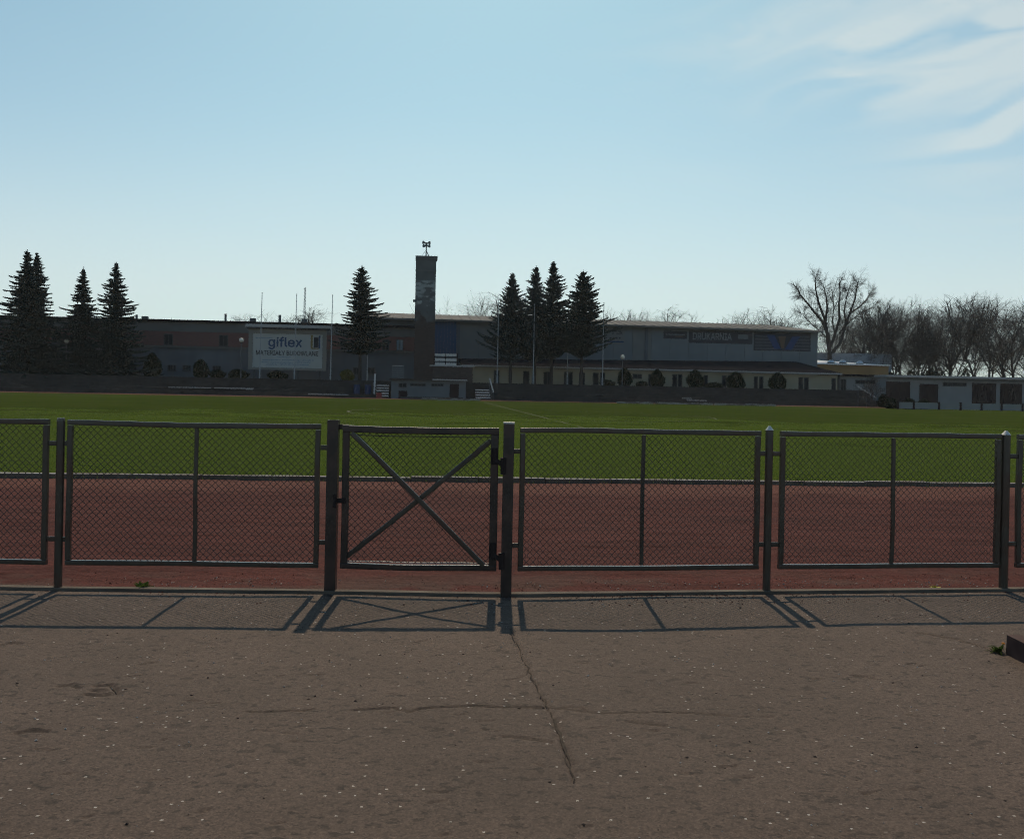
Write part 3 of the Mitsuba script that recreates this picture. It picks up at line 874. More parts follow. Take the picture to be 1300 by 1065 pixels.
# --- garages
WG = 107.0
g = thing('garage_row', 'long low white garage row with dark red brown doors at the right', 'garage')
s0, s1, z0, z1 = rect(1126, 481.0, 1420, 515, WG)
z1 = L(1210, 480.5, WG)[1]
part(g, 'wall', wl(box(s0, s1, WG, WG + 7, -.2, z1)), 'white_wall')
part(g, 'roof', wl(box(s0 - .3, s1 + .3, WG - .7, WG + 7.3, z1 + .003, z1 + .25)), 'gutter')
part(g, 'lintel', wl(box(s0 + .05, s1 - .05, WG - .1, WG - .003, z1 - .28, z1)), 'grey_plaster')
for x0, x1, y0 in ((1124.5, 1155, 484.5), (1167, 1190.5, 487.5), (1234, 1264, 486.5), (1269.5, 1297, 487), (1303, 1330, 487.5)):
    a0, a1, _, zt = rect(x0, y0, x1, y0 + 20, WG)
    k = numbered(g + '__door')
    nb_ = 5
    for q in range(nb_):
        part(k, 'board', wl(box(a0 + (a1 - a0) * q / nb_ + .012, a0 + (a1 - a0) * (q + 1) / nb_ - .012, WG - .10 - .012 * (q % 2), WG - .004, -.05, zt)), 'door_brown')
a0, a1, b0, b1 = rect(1197, 485.5, 1227, 490.5, WG)
window(g, 1197, 485.5, 1227, 490.5, WG - .004, mullions=4, sill=False)

# low pale barrier in front of the garages
lb = thing('low_barrier', 'low pale board barrier with dark posts in front of the garages', 'barrier')
WLB = 86.5
xs = [1140, 1160, 1192, 1219.5, 1246, 1271.5, 1298, 1325, 1352]
for x0, x1 in zip(xs[:-1], xs[1:]):
    a0, a1, zz0, zz1 = rect(x0, 513.5, x1, 522.0, WLB)
    part(lb, 'board', wl(box(a0 + .09, a1 - .09, WLB, WLB + .06, .04, .63)), 'white_wall')
    part(lb, 'post', wl(box(a0 - .085, a0 + .085, WLB - .05, WLB + .12, -.1, .70)), 'door_brown')

# --- tower with siren
WT = 106.0
t_ = thing('tower', 'tall square brick tower with patchy plaster and loudspeakers on top', 'tower')
s0, s1 = L(527.9, 340, WT)[0], L(553.6, 340, WT)[0]
ztop = L(541, 325.0, WT)[1]
part(t_, 'shaft', wl(box(s0, s1, WT, WT + (s1 - s0), ZT - .2, ztop - .3)), 'tower_wall')
part(t_, 'cap', wl(box(s0 - .04, s1 + .14, WT - .09, WT + (s1 - s0) + .09, ztop - .297, ztop)), 'dark_fascia')
part(t_, 'band', wl(box(s0 - .03, s1 + .03, WT - .05, WT - .003, ztop - 1.62, ztop - 1.48)), 'dark_fascia')
sg, zg_ = L(525.8, 382.3, WT)
part(t_, 'floodlight', wl(cat(box(sg - .12, sg + .22, WT - .25, WT + .15, zg_ - .1, zg_ + .14), box(sg - .02, s0 - .002, WT - .02, WT + .03, zg_ + .0, zg_ + .06))), 'siren_grey')
sr_ = thing('siren', 'cluster of horn loudspeakers on a tripod on top of the tower', 'siren')
sc, zs = L(541.3, 310.8, WT + 1)
zb = ztop
mids = (sc - .02, WT + 1, zb + .62)
for dx, dy in ((.33, -.25), (.02, .45), (-.05, -.35)):
    part(sr_, 'leg', wl(rod((sc + dx * 1.0, WT + 1 + dy, zb), (sc, WT + 1, zb + .68), .045, .045, 6)), 'siren_grey')
part(sr_, 'guy_wire', wl(rod((sc - .55, WT + 1, zb), (sc - .1, WT + 1, zb + .62), .015, .015, 4)), 'siren_grey')
part(sr_, 'mast', wl(rod((sc, WT + 1, zb + .6), (sc, WT + 1, zs + .15), .06, .06, 8)), 'siren_grey')
for q, (dx, dz, ax) in enumerate(((-.36, .22, -1), (-.30, -.18, -1), (.36, .2, 1), (.34, -.18, 1))):
    part(sr_, 'horn', wl(cat(rod((sc + .04 * ax, WT + 1, zs + dz * .6), (sc + dx * .45, WT + .9, zs + dz * .8), .05, .07, 8), rod((sc + dx * .45, WT + .9, zs + dz * .8), (sc + dx * .95, WT + .75, zs + dz * .9), .07, .185, 12))), 'siren_grey')
part(sr_, 'driver_box', wl(box(sc - .12, sc + .12, WT + .85, WT + 1.1, zs - .2, zs + .22)), 'siren_grey')

# --- commentary cabin in the terrace
WCB = 97.2
cb = thing('commentary_cabin', 'grey concrete cabin built into the terrace below the tower', 'cabin')
s0, s1, z0, z1 = rect(496.5, 483.0, 591.5, 509.5, WCB)
part(cb, 'wall', wl(box(s0, s1, WCB, WCB + 4.5, -.1, z1)), 'grey_plaster')
rf = part(cb, 'roof', wl(box(s0 - .15, s1 + .1, WCB - .35, WCB + 4.7, z1 + .003, z1 + .16)), 'terrace_concrete')
part(rf, 'edge_strip', wl(box(L(549, 481, WCB)[0], s1 + .1, WCB - .41, WCB - .353, z1 + .02, z1 + .15)), 'gutter', label='pale metal strip along the right half of the cabin roof')
for x0, y0, x1, y1 in ((506, 486.0, 516.5, 492), (520.5, 486.5, 540.5, 490.3), (547.5, 486.8, 563, 490.6)):
    window(cb, x0, y0, x1, y1, WCB - .002, mullions=1 if x1 - x0 < 14 else 3, sill=False)
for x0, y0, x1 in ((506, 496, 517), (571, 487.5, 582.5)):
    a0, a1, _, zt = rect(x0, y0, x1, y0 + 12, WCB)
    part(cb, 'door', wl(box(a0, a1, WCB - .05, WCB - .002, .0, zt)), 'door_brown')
part(cb, 'base_plinth', wl(box(s0 + .9, s1 - .3, WCB - .12, WCB - .053, -.1, .18)), 'terrace_concrete')
# upper walls behind the cabin roof
up = thing('upper_parapet', 'dark brick parapet wall with a pale rail above the cabin', 'wall')
u0, u1, uz0, uz1 = rect(549, 465.5, 600, 481, WCB + 4.8)
part(up, 'wall', wl(box(u0, u1, WCB + 4.8, WCB + 5.3, ZT - .1, uz1)), 'tower_wall')
part(up, 'rail', wl(box(u0 - .3, u1 + .2, WCB + 4.7, WCB + 5.4, uz1 + .003, uz1 + .14)), 'gutter')
rl = thing('slatted_railing', 'short dark slatted railing above the left end of the cabin', 'railing')
q0, q1, qz0, qz1 = rect(497.5, 464.0, 512.5, 480.5, WCB + 2)
part(rl, 'top_rail', wl(box(q0, q1, WCB + 1.95, WCB + 2.05, qz1 - .07, qz1)), 'gutter')
for k in range(5):
    zz = qz0 + (qz1 - qz0 - .15) * (k + .5) / 5
    part(rl, 'slat', wl(box(q0, q1, WCB + 1.98, WCB + 2.02, zz - .055, zz + .055)), 'grey_plaster')
for c in (q0 + .03, (q0 + q1) / 2, q1 - .03):
    part(rl, 'post', wl(box(c - .03, c + .03, WCB + 2.023, WCB + 2.08, z1 + .16, qz1 - .07)), 'grey_plaster')
# white slatted board right of the tower
ws = thing('white_slatted_board', 'white board of three wide slats on posts right of the tower', 'board')
WSB = 105.0
for y0, y1 in ((449.0, 452.0), (455.0, 458.4), (460.6, 463.8)):
    for xa, xb in ((552, 565.2), (566, 579.5)):
        part(ws, 'slat', pbox(xa, y0 + (xa - 552) * .019, xb, y1 + (xa - 552) * .019, WSB, .08), 'white_paint')
for x in (551.5, 565.6, 580.5):
    c = L(x, 456, WSB)[0]
    part(ws, 'post', wl(box(c - .07, c + .07, WSB + .003, WSB + .12, ZT - .1, L(x, 448.5, WSB)[1])), 'door_brown')

# stairs in the terrace
def stairs(label, x0, x1, n, ztop_):
    k = thing('stairs', label, 'stairs')
    a0, a1 = L(x0, 500, W_TERRACE)[0], L(x1, 500, W_TERRACE)[0]
    for q in range(n):
        z1_ = ztop_ * (q + 1) / n
        part(k, 'step', wl(box(a0 - .06 * q * 0, a1, W_TERRACE - 1.0 + q * .33, W_TERRACE - 1.0 + (q + 1) * .33 - .004, -.05, z1_ - .10)), 'terrace_concrete')
        part(k, 'step_edge', wl(box(a0 + .02, a1 - .02, W_TERRACE - 1.04 + q * .33, W_TERRACE - .8 + q * .33, z1_ - .097, z1_)), 'white_paint')
    return k


stairs('white-edged concrete steps up the terrace left of the cabin', 477.5, 494, 5, 1.25)
stairs('white-edged concrete steps up the terrace right of the cabin', 603, 622, 4, 1.0)

# benches: long thin boards on the terrace
bi = 0
for lab, x0, x1, y in (('long pale bench board on the lower terrace left of the blue barrels', 391, 442, 500.3), ('pale bench board on the terrace below the two small conical shrubs', 214, 268, 491.5), ('pale bench board on the terrace below the billboard', 272, 322, 492.5), ('short white bench board on the terrace below the billboard, near the left flagpole', 312, 321, 494.0), ('pale bench board on the terrace in front of the clubhouse', 872, 897, 508.2), ('short pale bench board on the terrace, second from the clubhouse bench', 866, 878, 505.6)):
    k = thing('terrace_bench', lab, 'bench')
    for q in range(nst):
        wq = W_TERRACE + q * .85 - .20
        s0_, z_ = L(x0, y, wq); s1_, _ = L(x1, y, wq)
        if z_ < ZT * (q + 1) / nst + .06:
            break
    z_ = max(z_, ZT * q / nst + .12)
    part(k, 'seat_board', wl(box(s0_, s1_, wq - .14, wq + .14, z_ - .04, z_ + .04)), 'gutter')
    for f_ in (.1, .5, .9):
        c = s0_ + (s1_ - s0_) * f_
        part(k, 'leg', wl(box(c - .04, c + .04, wq - .1, wq + .1, ZT * q / nst - .05, z_ - .042)), 'terrace_concrete')
    bi += 1

# barrels, red board, white post, handrails
for lab, x in (('blue barrel on the lower terrace, left of two', 453), ('blue barrel on the lower terrace, nearer the steps', 467)):
    k = thing('barrel', lab, 'barrel')
    sb, _ = L(x, 500, W_TERRACE + .4)
    z0_ = ZT / nst
    ring = [(.0, .29), (.03, .31), (.28, .31), (.30, .33), (.33, .31), (.58, .31), (.60, .33), (.63, .31), (.88, .31), (.9, .29)]
    part(k, 'body', wl(cat(*[rod((sb, W_TERRACE + .42, z0_ + a_[0]), (sb, W_TERRACE + .42, z0_ + b_[0]), a_[1], b_[1], 16, False) for a_, b_ in zip(ring[:-1], ring[1:])])), 'barrel_blue')
    part(k, 'lid', wl(rod((sb, W_TERRACE + .42, z0_ + .88), (sb, W_TERRACE + .42, z0_ + .92), .28, .28, 16)), 'barrel_blue')
k = thing('red_board', 'small red board leaning at the left of the terrace steps', 'board')
s0_, s1_, z0_, z1_ = rect(477.5, 498.5, 484.5, 504.5, W_TERRACE - 1.1)
part(k, 'sheet', wl(box(s0_, s1_, W_TERRACE - 1.14, W_TERRACE - 1.08, .0, z1_)), 'red_enamel')
part(k, 'batten', wl(box(s0_ + .05, s1_ - .05, W_TERRACE - 1.077, W_TERRACE - 1.03, .25, .35)), 'door_brown')
k = thing('white_post', 'short bright white post standing beside the terrace steps', 'post')
q0, qz0 = L(475.3, 494.5, W_TERRACE + .2); q1, qz1 = L(476.2, 474.5, W_TERRACE + .2)
part(k, 'shaft', wl(rod((q0, W_TERRACE + .2, .3), (q1, W_TERRACE + .2, qz1 - .0), .085, .10, 10)), 'white_paint', smooth=30)
part(k, 'tip', wl(rod((q1, W_TERRACE + .2, qz1 + .001), (q1 + .01, W_TERRACE + .2, qz1 + .12), .05, .02, 8)), 'red_enamel')
for lab, (xa, ya), (xb, yb) in (('thin white sloping handrail beside the right-hand terrace steps', (621.5, 480), (626.5, 498)), ('white sloping handrail at the right end of the terrace', (1089, 490.5), (1112.5, 505))):
    k = thing('handrail', lab, 'handrail')
    wq = W_TERRACE - .6
    a_, az = L(xa, ya, wq); b_, bz = L(xb, yb, wq)
    part(k, 'rail', wl(bar((a_, wq, az), (b_, wq + .0, bz), .13, .06, (0, 1, 0))), 'white_paint')
    for f_ in (.04, .5, .96):
        c = a_ + (b_ - a_) * f_; cz = az + (bz - az) * f_
        part(k, 'post', wl(rod((c, wq + .06, -.05), (c, wq + .06, cz - .02), .03, .03, 6)), 'pole_grey')

# --- flagpoles
for lab, x1, y1, x0, wq in (('leftmost thin white flagpole in front of the billboard', 332.8, 372.5, 329.3, 103), ('thin white flagpole in front of the right half of the billboard', 376.7, 374.5, 373.4, 103), ('thin white flagpole just right of the billboard', 422.3, 375.5, 419.3, 103), ('flagpole behind the lone spruce left of the tower', 467.8, 380, 466.0, 106.2), ('thin flagpole left of the group of four spruces', 633.3, 380.5, 631.0, 103), ('thin flagpole in front of the four spruces', 678.6, 387, 676.8, 103), ('flagpole behind the rightmost spruces, only its foot in view', 721.8, 388, 720.0, 109 - 1.2), ('thin flagpole at the right side of the group of four spruces', 766.8, 385, 764.6, 103)):
    k = thing('flagpole', lab, 'flagpole')
    a_, az = L(x1, y1, wq); b_, _ = L(x0, 485, wq)
    zt = az
    part(k, 'shaft', wl(rod((b_, wq, ZT - .2), (a_, wq, zt), .065, .03, 8)), 'pole_white', smooth=30)
    part(k, 'finial', wl(rod((a_, wq, zt + .002), (a_, wq, zt + .10), .055, .03, 8)), 'pole_white')
    part(k, 'foot_bracket', wl(box(b_ - .14, b_ + .14, wq + .07, wq + .16, ZT - .1, ZT + .8)), 'pole_grey')

# --- globe lamps
ball = trimesh.creation.icosphere(2, 1.0)
for lab, x, y in (('globe street lamp in front of the left spruces', 84.5, 433.0), ('globe street lamp just left of the billboard', 306.5, 432.0), ('globe street lamp in front of the clubhouse roof', 790.5, 453.5)):
    k = thing('street_lamp', lab, 'street lamp')
    wq = 104.8
    a_, az = L(x, y, wq)
    part(k, 'pole', wl(rod((a_, wq, ZT - .1), (a_, wq, az - .22), .06, .045, 8)), 'pole_grey')
    part(k, 'collar', wl(rod((a_, wq, az - .24), (a_, wq, az - .17), .10, .12, 10)), 'siren_grey')
    v = np.array(ball.vertices) * .24 + [a_, wq, az]
    part(k, 'globe', wl((v, np.array(ball.faces))), 'lamp_globe', smooth=True)

# ================================================================== VEGETATION
def spruce_mesh(seed, hgt, half, crown_from, taper=1.0, droop=0.25, bottom_round=0.0, asc=0.02):
    """Trunk and crown of a spruce standing at the origin: whorls of drooping boughs set with needle sprays."""
    r = np.random.default_rng(seed)
    trunk = tubes([[0, 0, 0], [0, 0, hgt * .55]], [[0, 0, hgt * .55], [0, 0, hgt]], [hgt * .016, hgt * .009], [hgt * .009, .01], 7)
    P0, P1, Wd = [], [], []
    z = crown_from
    main = True
    ph1, ph2 = r.uniform(0, 6.28, 2)
    while z < hgt - .15:
        f = (z - crown_from) / (hgt - crown_from)
        env = half * (1 - f) ** taper
        if bottom_round > 0:
            env *= min(1.0, (f + .03) / bottom_round) ** .45
        env *= r.uniform(.86, 1.12)
        if not main:
            env *= .62
        nb_ = int(max(6, (10 if main else 7) - 3 * f + r.integers(-1, 2)))
        a0 = r.uniform(0, 6.28)
        for k in range(nb_):
            ln_ = env * r.uniform(.74, 1.10) + .10
            az = a0 + 6.283 * k / nb_ + r.normal(0, .20)
            ln_ *= 1 + .13 * math.sin(az + ph1 + z * .5) + .08 * math.sin(2 * az + ph2 - z * .9)
            if r.random() < .13:
                ln_ *= r.uniform(.4, .75)
            up0 = asc + .25 * max(0, f - .55) + r.normal(0, .05)
            n = max(3, int(ln_ / .15))
            t = np.linspace(0, 1, n)
            rad = ln_ * t
            zz = z + ln_ * (up0 * t - droop * 1.9 * t * (1 - .72 * t) * (1 - .6 * f)) + r.normal(0, .10)
            ctr = np.stack([np.cos(az) * rad, np.sin(az) * rad, zz], -1)
            P0.append(ctr[:-1]); P1.append(ctr[1:] + (ctr[1:] - ctr[:-1]) * .3); Wd.append(np.full(n - 1, .065))
            side = np.array([-np.sin(az), np.cos(az), 0]); out = np.array([np.cos(az), np.sin(az), 0])
            for sg in (-1, 1):
                tl = (.07 + .40 * ln_ * (1 - t[:-1]) ** .9 * np.clip(t[:-1] * 5, .25, 1)) * r.uniform(.6, 1.15, n - 1)
                tl = np.minimum(tl, .62)
                d = side * sg * r.uniform(.55, .95, (n - 1, 1)) + out * r.uniform(.6, 1.0, (n - 1, 1)) + np.array([0, 0, 1]) * r.normal(-.10, .12, (n - 1, 1))
                d /= np.linalg.norm(d, axis=1, keepdims=True)
                P0.append(ctr[:-1]); P1.append(ctr[:-1] + d * tl[:, None]); Wd.append(r.uniform(.045, .09, n - 1))
            # hanging needles below the bough, shorter towards its tip
            d = np.array([0, 0, -1]) + r.normal(0, .3, (n - 1, 3))
            P0.append(ctr[:-1]); P1.append(ctr[:-1] + d * (r.uniform(.12, .32, n - 1) * (1.1 - .75 * t[:-1]))[:, None]); Wd.append(r.uniform(.05, .09, n - 1))
        z += max(.12, .29 * (1 - .6 * f)) * r.uniform(.85, 1.15)
        main = not main
    # leader
    n = 8
    zz = np.linspace(hgt - 1.0, hgt, n)
    for k in range(n):
        for q in range(4):
            a_ = r.uniform(0, 6.28)
            P0.append(np.array([[0, 0, zz[k]]])); P1.append(np.array([[.16 * np.cos(a_) * (1.25 - k / n), .16 * np.sin(a_) * (1.25 - k / n), zz[k] + .08]])); Wd.append(np.array([.035]))
    P0, P1, Wd = np.vstack(P0), np.vstack(P1), np.concatenate(Wd)
    d = P1 - P0
    ln_ = np.linalg.norm(d, axis=1, keepdims=True) + 1e-9
    d /= ln_
    rv = r.normal(0, 1, d.shape)
    c1 = np.cross(d, rv); c1 /= np.linalg.norm(c1, axis=1, keepdims=True)
    c2 = np.cross(d, c1)
    mid = P0 + (P1 - P0) * .45
    n = len(P0)
    V = np.empty((n, 6, 3))
    V[:, 0] = P0; V[:, 1] = mid + c1 * Wd[:, None]; V[:, 2] = P1 + d * .04; V[:, 3] = mid - c1 * Wd[:, None]
    V[:, 4] = mid + c2 * Wd[:, None]; V[:, 5] = mid - c2 * Wd[:, None]
    b_ = (np.arange(n) * 6)[:, None]
    Fc = np.concatenate([b_ + [0, 1, 2], b_ + [0, 2, 3], b_ + [0, 4, 2], b_ + [0, 2, 5]], 0)
    return trunk, (V.reshape(-1, 3), Fc)


def shift(mesh, p):
    return mesh[0] + np.asarray(p), mesh[1]


def spruce(label, x, ytop, halfpx, wq, seed, yb_crown=476, taper=1.0, droop=.25, asc=.02, br=0.0, m='spruce_needles', base=ZT):
    s_, zt = L(x, ytop, wq)
    _, zc = L(x, yb_crown, wq)
    half = halfpx / F * wq
    hgt = zt - base + .1
    tr, cr_ = spruce_mesh(seed, hgt, half, max(.4, zc - base), taper, droop, br, asc)
    k = thing('spruce', label, 'tree')
    p = lp(s_, wq, base - .1)
    part(k, 'trunk', shift(tr, p), 'spruce_bark', smooth=True)
    part(k, 'crown', shift(cr_, p), m)


spruce('tallest dark spruce at the far left, left one of a close pair', 35, 318, 56, 105.5, 11, taper=.88, droop=.34)
spruce('dark spruce at the far left, right one of a close pair', 47, 322, 53, 107.0, 12, taper=.90, droop=.34)
spruce('thin-topped spruce second from the far left pair, left of the vented roof', 106, 340, 60, 106.0, 13, taper=1.12, droop=.30)
spruce('spruce nearest the open brick facade on the left side', 148, 334, 53, 105.0, 14, taper=.95, droop=.25, asc=.08)
spruce('lone broad spruce between the billboard and the tower', 459.5, 338, 47, 104.6, 15, yb_crown=446, taper=.85, droop=.14, br=.18, asc=.12)
spruce('first spruce from the left in the group of four before the hall', 650.5, 347.5, 47, 104.5, 16, yb_crown=455, taper=.95, droop=.08, asc=.34, br=.12, m='spruce_blue')
spruce('second spruce from the left in the group of four before the hall', 681, 338.5, 40, 105.5, 17, yb_crown=455, taper=.9, droop=.08, asc=.30, br=.12, m='spruce_blue')
spruce('tallest spruce, third from the left in the group of four before the hall', 702.5, 333, 46, 106.0, 18, yb_crown=452, taper=.9, droop=.06, asc=.30, br=.12)
spruce('rightmost spruce in the group of four before the hall', 740.5, 344, 58, 104.2, 19, yb_crown=450, taper=.88, droop=.06, asc=.28, br=.12)


def thuja_mesh(seed, hgt, half, n=3800, pointed=1.0):
    r = np.random.default_rng(seed)
    t = r.uniform(0, 1, n) ** .9
    a_ = r.uniform(0, 6.28, n)
    prof = (np.sin(np.pi * np.clip(t * .86 + .14, 0, 1)) ** .65) * (1 - .35 * t * pointed)
    rad = half * prof * np.sqrt(r.uniform(.45, 1.0, n)) * (1 + .16 * np.sin(3 * a_ + 5 * t + seed) + .10 * np.sin(5 * a_ - 9 * t + 2.1 * seed))
    c = np.stack([np.cos(a_) * rad, np.sin(a_) * rad, t * hgt], -1)
    d = np.stack([np.cos(a_) * .45, np.sin(a_) * .45, np.ones(n)], -1) + r.normal(0, .3, (n, 3))
    d /= np.linalg.norm(d, axis=1, keepdims=True)
    sd = np.cross(d, r.normal(0, 1, (n, 3))); sd /= np.linalg.norm(sd, axis=1, keepdims=True)
    ln_ = r.uniform(.12, .36, n)[:, None]; wd = r.uniform(.04, .09, n)[:, None]
    V = np.stack([c - d * ln_ * .4, c + sd * wd, c + d * ln_, c - sd * wd], 1)
    b_ = (np.arange(n) * 4)[:, None]
    return V.reshape(-1, 3), np.concatenate([b_ + [0, 1, 2], b_ + [0, 2, 3]], 0)


def thuja(label, x, y0, y1, half, wq, seed, m='thuja', name='conical_shrub', catg='shrub', base=ZT, pointed=1.0, n=3800):
    s_, zt = L(x, y0, wq)
    k = thing(name, label, catg)
    p = lp(s_, wq, base - .05)
    hgt = zt - base + .05
    part(k, 'foliage', shift(thuja_mesh(seed, hgt, half / F * wq, n, pointed), p), m)
    part(k, 'stem', shift(rod((0, 0, -.05), (0, 0, hgt * .6), .07, .03, 6), p), 'spruce_bark')


for i_, (lab, x, y0, hw) in enumerate((('dark rounded shrub left of the street lamp by the far left spruces', 40, 452, 10), ('dark conical shrub below the spruce nearest the brick facade', 155, 450.5, 9), ('tall dark rounded shrub in front of the blue grey wall, left of two', 193.5, 450.5, 11), ('smaller conical shrub in front of the blue grey wall, right of two', 255, 459, 10))):
    thuja(lab, x, y0, 478, hw, 106.0, 40 + i_)
for i_, (lab, x, y0, hw) in enumerate((('leftmost dark conical shrub in front of the clubhouse', 793, 469.5, 9.5), ('second conical shrub from the left before the clubhouse', 834.5, 471.5, 9.5), ('third conical shrub from the left before the clubhouse', 883, 472.0, 11.5), ('fourth conical shrub from the left before the clubhouse', 934.5, 474.5, 12.5), ('rightmost conical shrub in front of the clubhouse', 987.5, 475.5, 12))):
    thuja(lab, x, y0, 494, hw, 105.6, 50 + i_)
for i_, (lab, x, y0, hw, wq, m_, bs) in enumerate((('low round bush between the rightmost flagpole and the first conical shrub', 771, 485.0, 9, 104.6, 'hedge', ZT), ('low round bush left of the third conical shrub', 815, 486.8, 7, 104.6, 'hedge', ZT), ('low round bush right of the third conical shrub', 907, 488.0, 10, 104.6, 'hedge', ZT), ('low dark bush left of the billboard legs', 276, 472.0, 9, 106.4, 'hedge', ZT), ('low dark bush under the left end of the billboard', 302, 471.0, 12, 106.6, 'hedge', ZT), ('low dark bush under the middle of the billboard', 352, 473.0, 12, 106.6, 'hedge', ZT), ('low yellow flowering bush between the billboard and the lone spruce', 441, 471, 8, 107.4, 'forsythia', ZT), ('low bush at the pitch edge below the terrace end, left of three', 1132, 508.0, 9, 88.5, 'hedge', 0.0), ('low bush at the pitch edge, middle of three', 1155, 509.0, 9, 87.6, 'hedge', 0.0), ('low bush at the pitch edge beside the pale barrier, right of three', 1173, 509.5, 8, 87.6, 'hedge', 0.0), ('olive bush left of the first garage door', 1121, 502.5, 6, 97.0, 'hedge', 0.0))):
    thuja(lab, x, y0, 490, hw, wq, 70 + i_, m_, 'low_bush', 'bush', bs, pointed=.3, n=1200)


# ---- bare deciduous trees
def grow(r, segs, p, d, ln_, rad, level, maxlev, spread, upness, nchild, tip=.012):
    n = 4 if level < 2 else (3 if level < maxlev else 2)
    pts = [p]
    dd = d
    for k in range(n):
        dd = dd + r.normal(0, .12, 3) + np.array([0, 0, upness if level < 3 else upness * .2])
        dd = dd / np.linalg.norm(dd)
        q = pts[-1] + dd * ln_ / n
        ra = rad * (1 - .62 * k / n); rb = rad * (1 - .62 * (k + 1) / n)
        segs.append((pts[-1], q, max(ra, tip), max(rb, tip), level))
        pts.append(q)
    if level >= maxlev:
        return
    nc = nchild[level]
    for c in range(nc):
        f = 1.0 if c == 0 else r.uniform(.22 if level else .5, .98)
        idx = f * n
        i0 = min(n - 1, int(idx)); q = pts[i0] + (pts[i0 + 1] - pts[i0]) * (idx - i0)
        base = pts[i0 + 1] - pts[i0]; base = base / np.linalg.norm(base)
        perp = np.cross(base, r.normal(0, 1, 3)); perp /= np.linalg.norm(perp)
        ang = (r.uniform(.15, .35) if c == 0 else r.uniform(.45, 1.0)) * spread
        nd = base * math.cos(ang) + perp * math.sin(ang)
        grow(r, segs, q, nd, ln_ * r.uniform(.55, .80) * (1.0 if c else 1.05), rad * (.62 if c == 0 else r.uniform(.35, .55)), level + 1, maxlev, spread, upness, nchild, tip)


def tree_parts(segs):
    a_ = np.array([s_[0] for s_ in segs]); b_ = np.array([s_[1] for s_ in segs])
    ra = np.array([s_[2] for s_ in segs]); rb = np.array([s_[3] for s_ in segs])
    big = np.array([s_[4] < 2 for s_ in segs])
    tr = tubes(a_[big], b_[big], ra[big], rb[big], 6)
    tw = tubes(a_[~big], b_[~big], ra[~big], rb[~big], 3)
    return tr, tw


def rounded(stems_, seed, q):
    """Takes the few shoots off that stick far out of a crown; returns the stems and the crown's height."""
    r = np.random.default_rng(seed)
    e = np.array([g[1] for one in stems_ for g in one])
    zt = np.percentile(e[:, 2], q)
    zc = .55 * zt
    rx = np.percentile(np.hypot(e[:, 0], e[:, 1]), 97)
    out = []
    for one in stems_:
        keep = []
        for g in one:
            p = g[1]
            d = math.hypot(p[0], p[1]) ** 2 / rx ** 2 + ((max(p[2], zc) - zc) / (zt - zc)) ** 2
            if g[4] < 2 or d < 1 + r.normal(.05, .10):
                keep.append(g)
        out.append(keep)
    return out, float(zt * 1.02)


variants = []
for k in range(8):
    r = np.random.default_rng(200 + k)
    stems_ = [[]]
    grow(r, stems_[0], np.zeros(3), np.array([r.normal(0, .03), r.normal(0, .03), 1.0]), 6.0, .20, 0, 4, .95 + .12 * (k % 3), .055, (5, 5, 5, 5), .008)
    if k % 3 == 1:
        stems_.append([])
        grow(r, stems_[1], np.array([.3, 0, 0]), np.array([.14 * (-1) ** k, .05, 1.0]), 5.6, .16, 0, 4, .95, .055, (5, 4, 5, 5), .008)
    variants.append(rounded(stems_, k, 98.5))


for k in range(3):
    r = np.random.default_rng(260 + k)
    one = []
    grow(r, one, np.zeros(3), np.array([r.normal(0, .03), r.normal(0, .03), 1.0]), 5.0, .20, 0, 4, 1.15, .02, (7, 6, 6, 8), .009)
    variants.append(rounded([one], 20 + k, 95))


def bare_tree(label, x, ytop, wq, v, base=0.0, turn=0.0, wide=1.0, name='bare_tree', thick=1.0):
    stems_, top = variants[v]
    s_, zt = L(x, ytop, wq)
    sc_ = (zt - base) / top
    ca, sa = math.cos(turn), math.sin(turn)
    M = np.array([[ca * wide, -sa * wide, 0], [sa * wide, ca * wide, 0], [0, 0, 1]]) * sc_
    k = thing(name, label, 'tree')
    p = lp(s_, wq, base - .1)
    twigs = []
    for one in stems_:
        tr, tw = tree_parts([(M @ a_, M @ b_, ra * thick, rb * thick, lv) for a_, b_, ra, rb, lv in one])
        part(k, 'trunk', shift(tr, p), 'bark', smooth=True)
        twigs.append(tw)
    part(k, 'crown', shift(cat(*twigs), p), 'twig')


tr_rng = np.random.default_rng(77)
# behind the roofs
for i_, (lab, x, yt, wq, wd) in enumerate((('round bare tree top above the roof right of the tower', 583, 366, 175, 1.5), ('bare tree top above the billboard roof', 348, 394, 185, 1.5), ('bare tree top above the roof right of the billboard', 419, 388, 180, 1.3), ('low bare tree top above the left building roof', 229, 402, 190, 1.6), ('thin bare tree top above the hall roof right of the spruces', 797, 388, 190, 1.0), ('bare tree top above the middle of the hall roof', 861, 389, 180, 1.2), ('bare tree top above the hall roof, left one of two beside the leaning big tree', 955, 396, 185, 1.1), ('bare tree top above the hall roof, right one of two beside the leaning big tree', 984, 386, 178, 1.3))):
    bare_tree(lab, x, yt, wq, 8 + i_ % 3, 0.0, tr_rng.uniform(0, 6), wd * .8, thick=1.6)
